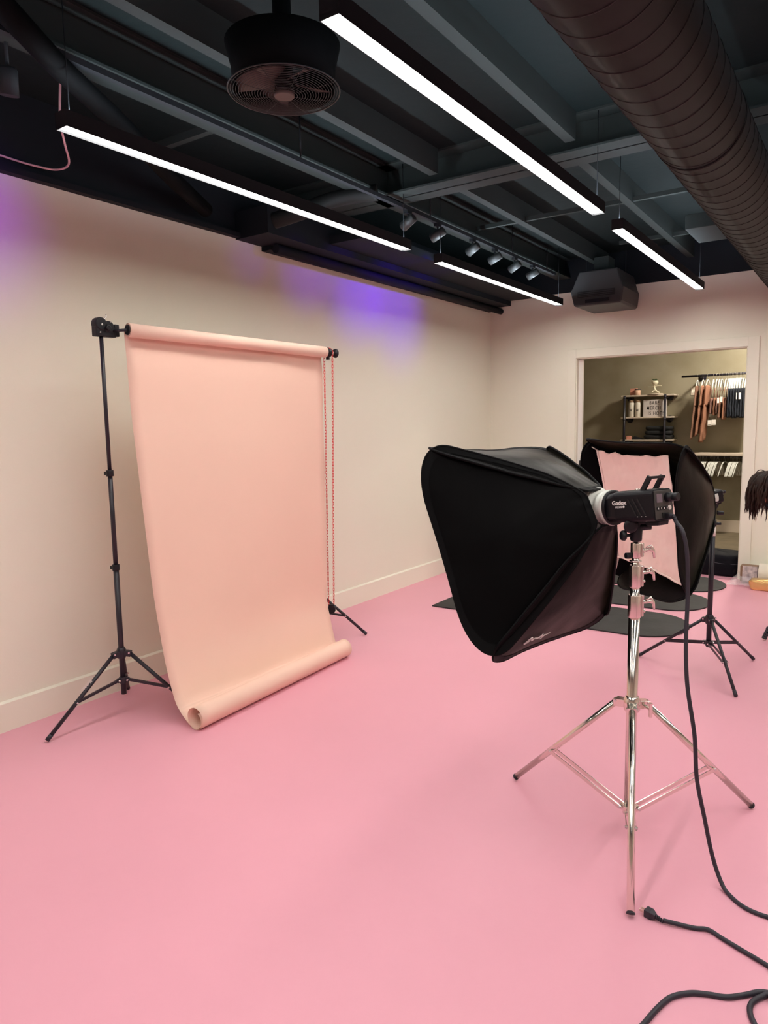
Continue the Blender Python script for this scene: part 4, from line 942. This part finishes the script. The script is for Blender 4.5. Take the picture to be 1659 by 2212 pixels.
# ------------------------------------------------------------------ camera tripod and the person leaning over it (right edge)
t = thing('camera_tripod', 'black camera tripod standing at the right edge before the person', 'tripod', (3.36, -2.05, 0))
apex = V((3.40, -2.05, 0.90))
for f in ((3.105, -2.055), (3.55, -1.78), (3.55, -2.32)):
    f = V((f[0], f[1], 0.014)); d = (apex - f).normalized()
    lg = MB().cyl(f + d * 0.02, f + (apex - f) * 0.5, 0.011, n=14).cyl(f + (apex - f) * 0.42, apex, 0.015, n=14).build('leg', 'blackm', t)
    b = MB()
    for k in range(5): b.cyl(f + d * (0.0 + k * 0.018), f + d * (0.013 + k * 0.018), 0.017 - 0.001 * (k % 2), n=14)
    b.build('ribbed_foot', 'rubber', lg)
MB().cyl(apex - V((0, 0, 0.12)), apex + V((0, 0, 0.10)), 0.016).ball(tuple(apex), 0.035, 14, (1, 1, 0.7)).build('centre_column', 'blackm', t)
MB().tube([apex + V((0, 0, 0.05)), V((3.20, -2.06, 0.87)), V((3.045, -2.07, 0.985))], [0.008, 0.009, 0.012], n=10).build('pan_handle', 'blackp', t)
t = thing('camera', 'black camera on the tripod, mostly outside the right edge', 'camera', tuple(apex + V((0, 0, 0.10))))
MB().cbox((3.40, -2.05, 1.055), (0.10, 0.14, 0.10)).cbox((3.40, -2.05, 1.115), (0.05, 0.05, 0.03)).build('camera_body', 'blackp', t, bevel=0.008)
MB().lathe((3.35, -2.05, 1.05), (-1, 0, 0), [(0, 0.035), (0.06, 0.036), (0.065, 0.03)], 24).build('camera_lens', 'blackp', t)

# person bent forward, head down, looking at the camera
t = thing('person', 'person with dark loose hair bending forward at the right edge, hands on tripod', 'person', (3.95, -1.95, 0))
verts = [(3.86, -1.95, 0.90, .14, .12), (3.72, -1.95, 1.02, .13, .115), (3.52, -1.96, 1.12, .15, .12), (3.34, -1.97, 1.15, .13, .10), (3.24, -1.98, 1.135, .055, .055), (3.15, -1.99, 1.105, .052, .052)]
edges = [(0, 1), (1, 2), (2, 3), (3, 4), (4, 5)]
def limb(root, pts):
    p = root
    for q in pts: verts.append(q); edges.append((p, len(verts) - 1)); p = len(verts) - 1
limb(3, [(3.36, -2.14, 1.12, .06, .06), (3.36, -2.19, 0.98, .048, .048), (3.42, -2.19, 0.86, .042, .042), (3.36, -2.13, 0.90, .03, .03)])
limb(3, [(3.36, -1.80, 1.12, .06, .06), (3.36, -1.75, 0.98, .048, .048), (3.42, -1.76, 0.86, .042, .042), (3.36, -1.88, 0.90, .03, .03)])
limb(0, [(3.90, -2.05, 0.84, .095, .095), (3.88, -2.08, 0.48, .062, .062), (3.94, -2.08, 0.12, .042, .042), (3.90, -2.08, 0.045, .042, .040), (3.78, -2.09, 0.035, .035, .028)])
limb(0, [(3.90, -1.85, 0.84, .095, .095), (3.88, -1.82, 0.48, .062, .062), (3.94, -1.82, 0.12, .042, .042), (3.90, -1.82, 0.045, .042, .040), (3.78, -1.81, 0.035, .035, .028)])
def skin_mesh(name, verts, edges, m, parent, sub=2, root=0):
    me = bpy.data.meshes.new(name); me.from_pydata([v[:3] for v in verts], edges, [])
    o = bpy.data.objects.new(name, me); COL.objects.link(o)
    md = o.modifiers.new('skin', 'SKIN'); md.use_smooth_shade = True
    for i, v in enumerate(verts): me.skin_vertices[0].data[i].radius = (v[3], v[4]); me.skin_vertices[0].data[i].use_root = (i == root)
    s = o.modifiers.new('sub', 'SUBSURF'); s.levels = sub; s.render_levels = sub
    me.materials.append(M[m]); o.parent = parent; o.matrix_parent_inverse = parent.matrix_world.inverted(); return o
def ensure_skin(o):
    pass
bodyv, bodye = verts, edges
me = bpy.data.meshes.new('body'); me.from_pydata([v[:3] for v in bodyv], bodye, [])
body = bpy.data.objects.new('body', me); COL.objects.link(body)
bm = bmesh.new(); bm.from_mesh(me); ly = bm.verts.layers.skin.verify(); bm.verts.ensure_lookup_table()
for i, v in enumerate(bodyv): bm.verts[i][ly].radius = (v[3], v[4]); bm.verts[i][ly].use_root = (i == 0)
bm.to_mesh(me); bm.free()
body.modifiers.new('skin', 'SKIN').use_smooth_shade = True
s = body.modifiers.new('sub', 'SUBSURF'); s.levels = 2; s.render_levels = 2
# clothing by height/position on the one body: skin at neck, arms and feet
def body_material():
    m = bpy.data.materials.new('clothed_body'); m.use_nodes = True; nt = m.node_tree; bs = nt.nodes['Principled BSDF']; bs.inputs['Roughness'].default_value = 0.7
    tc = nt.nodes.new('ShaderNodeTexCoord'); sp = nt.nodes.new('ShaderNodeSeparateXYZ'); nt.links.new(tc.outputs['Object'], sp.inputs[0])
    def lt(sock, th):
        n = nt.nodes.new('ShaderNodeMath'); n.operation = 'LESS_THAN'; nt.links.new(sp.outputs[sock], n.inputs[0]); n.inputs[1].default_value = th; return n.outputs[0]
    def mix(f, a, bcol):
        n = nt.nodes.new('ShaderNodeMix'); n.data_type = 'RGBA'; nt.links.new(f, n.inputs['Factor'])
        if isinstance(a, tuple): n.inputs['A'].default_value = (*a, 1)
        else: nt.links.new(a, n.inputs['A'])
        n.inputs['B'].default_value = (*bcol, 1); return n.outputs['Result']
    c = mix(lt(0, 3.72), (0.02, 0.025, 0.045), (0.012, 0.012, 0.014)); c = mix(lt(0, 3.43), c, (0.62, 0.30, 0.17)); c = mix(lt(2, 0.09), c, (0.03, 0.03, 0.03))
    nt.links.new(c, bs.inputs['Base Color']); return m
me.materials.append(body_material()); body.parent = t; body.matrix_parent_inverse = t.matrix_world.inverted()
# head: egg with a face turned down and towards the camera tripod
hc = V((3.085, -1.985, 1.075)); fd = V((-0.45, -0.12, -0.88)).normalized(); cr = V((-0.88, 0.0, 0.45)).normalized(); sd2 = fd.cross(cr).normalized()
def headf(a, v):
    th_ = v * PI; x = math.sin(th_) * math.cos(a); y = math.sin(th_) * math.sin(a); z = -math.cos(th_)
    p = cr * z * 0.115 + fd * x * 0.092 + sd2 * y * 0.074
    if x > 0.5 and z < 0: p += fd * (0.010 * (1 - abs(y) * 2))
    nz = math.exp(-((z + 0.12) ** 2 * 60 + y * y * 90)) * (x > 0); p += fd * nz * 0.024
    ey_ = sum(math.exp(-((z - 0.05) ** 2 * 120 + (y - k) ** 2 * 90)) for k in (-0.35, 0.35)) * (x > 0); p -= fd * ey_ * 0.008
    mo = math.exp(-((z + 0.5) ** 2 * 300 + y * y * 25)) * (x > 0); p += fd * mo * 0.005
    return hc + p
head = lump(headf, 'head', 'skin', t, nu=40, nv=32)
for sg in (-1, 1):
    ec = hc + sd2 * sg * 0.074 - fd * 0.008 - cr * 0.005
    MB().tube([ec + (cr * math.cos(q) * 0.030 + fd * math.sin(q) * 0.017) + sd2 * sg * 0.006 for q in [2 * PI * k / 16 for k in range(16)]], 0.0055, n=8, closed=True).ball(tuple(ec), 0.016, 10, (0.8, 0.4, 1)).build('ear', 'skin', head)
# hair: skull cap plus many wavy locks falling forward-down
def capf(a, v):
    th_ = PI * (0.30 + 0.70 * v); x = math.sin(th_) * math.cos(a); y = math.sin(th_) * math.sin(a); z = -math.cos(th_)
    k = 1.0 + 0.05 * noise.noise(V((x * 6, y * 6, z * 6)))
    back_ = 0.0 if x < 0.55 else -0.02
    return hc + (cr * z * 0.130 + fd * x * (0.100 + back_) + sd2 * y * 0.088) * k - fd * 0.008
hair = lump(capf, 'hair', 'hair', t, nu=36, nv=22)
b = MB(); rnd = random.Random(4)
for k in range(210):
    a = rnd.uniform(0, 2 * PI); zc = rnd.uniform(-0.2, 1.0); rr_ = math.sqrt(max(0, 1 - zc * zc * 0.9))
    if math.cos(a) > 0.5 and zc < 0.2: continue
    p = hc + cr * zc * 0.120 + fd * math.cos(a) * rr_ * 0.085 + sd2 * math.sin(a) * rr_ * 0.086
    ln = rnd.uniform(0.10, 0.21); ph = rnd.uniform(0, 6); q = p.copy(); pts = [p]
    d = ((p - hc).normalized() * 0.5 + V((-0.15, 0, -0.5))).normalized()
    for j in range(1, 10):
        d = (d * 0.55 + V((-0.02 + 0.16 * math.sin(j * 1.25 + ph), 0.14 * math.cos(j * 1.1 + ph), -0.55))).normalized()
        q = q + d * ln / 9
        c = q - hc; e2 = (c.dot(cr) / 0.128) ** 2 + (c.dot(fd) / 0.098) ** 2 + (c.dot(sd2) / 0.092) ** 2
        if e2 < 1: q = hc + c / math.sqrt(max(e2, 0.01))
        pts.append(q.copy())
    if max(pt.x for pt in pts) > 3.16 and zc < 0.3: continue
    b.tube(pts, [0.008, 0.009, 0.009, 0.009, 0.0085, 0.0075, 0.006, 0.0045, 0.003, 0.0008], n=5)
for c0, r0 in ((V((2.985, -1.99, 1.09)), 0.034), (V((3.03, -2.0, 1.165)), 0.030)):
    b.tube([c0 + V((math.cos(q) * r0, 0.004 * q, math.sin(q) * r0 * 0.95)) for q in [math.radians(20 + 22 * k) for k in range(12)]], 0.0032, n=5)
b.build('hair_lock', 'hair', hair)['kind'] = 'stuff'
# hands: palm plus five curled fingers gripping the tripod
for sg, hp in ((-1, V((3.385, -2.115, 0.90))), (1, V((3.385, -1.90, 0.90)))):
    b = MB().ball(tuple(hp), 0.030, 12, (1.25, 0.55, 1.0))
    for k in range(4):
        z = 0.022 - k * 0.015; L_ = (0.9, 1.05, 1.0, 0.8)[k]
        b.tube(catmull([hp + V((-0.02, 0, z)), hp + V((-0.045 * L_, -sg * 0.006, z)), hp + V((-0.058 * L_, -sg * 0.026, z - 0.004)), hp + V((-0.045 * L_, -sg * 0.044, z - 0.006))], 3), 0.0078, n=8)
    b.tube([hp + V((0.005, 0, 0.02)), hp + V((-0.005, -sg * 0.022, 0.036)), hp + V((-0.022, -sg * 0.036, 0.036))], 0.009, n=8)
    b.build('hand', 'skin', t)
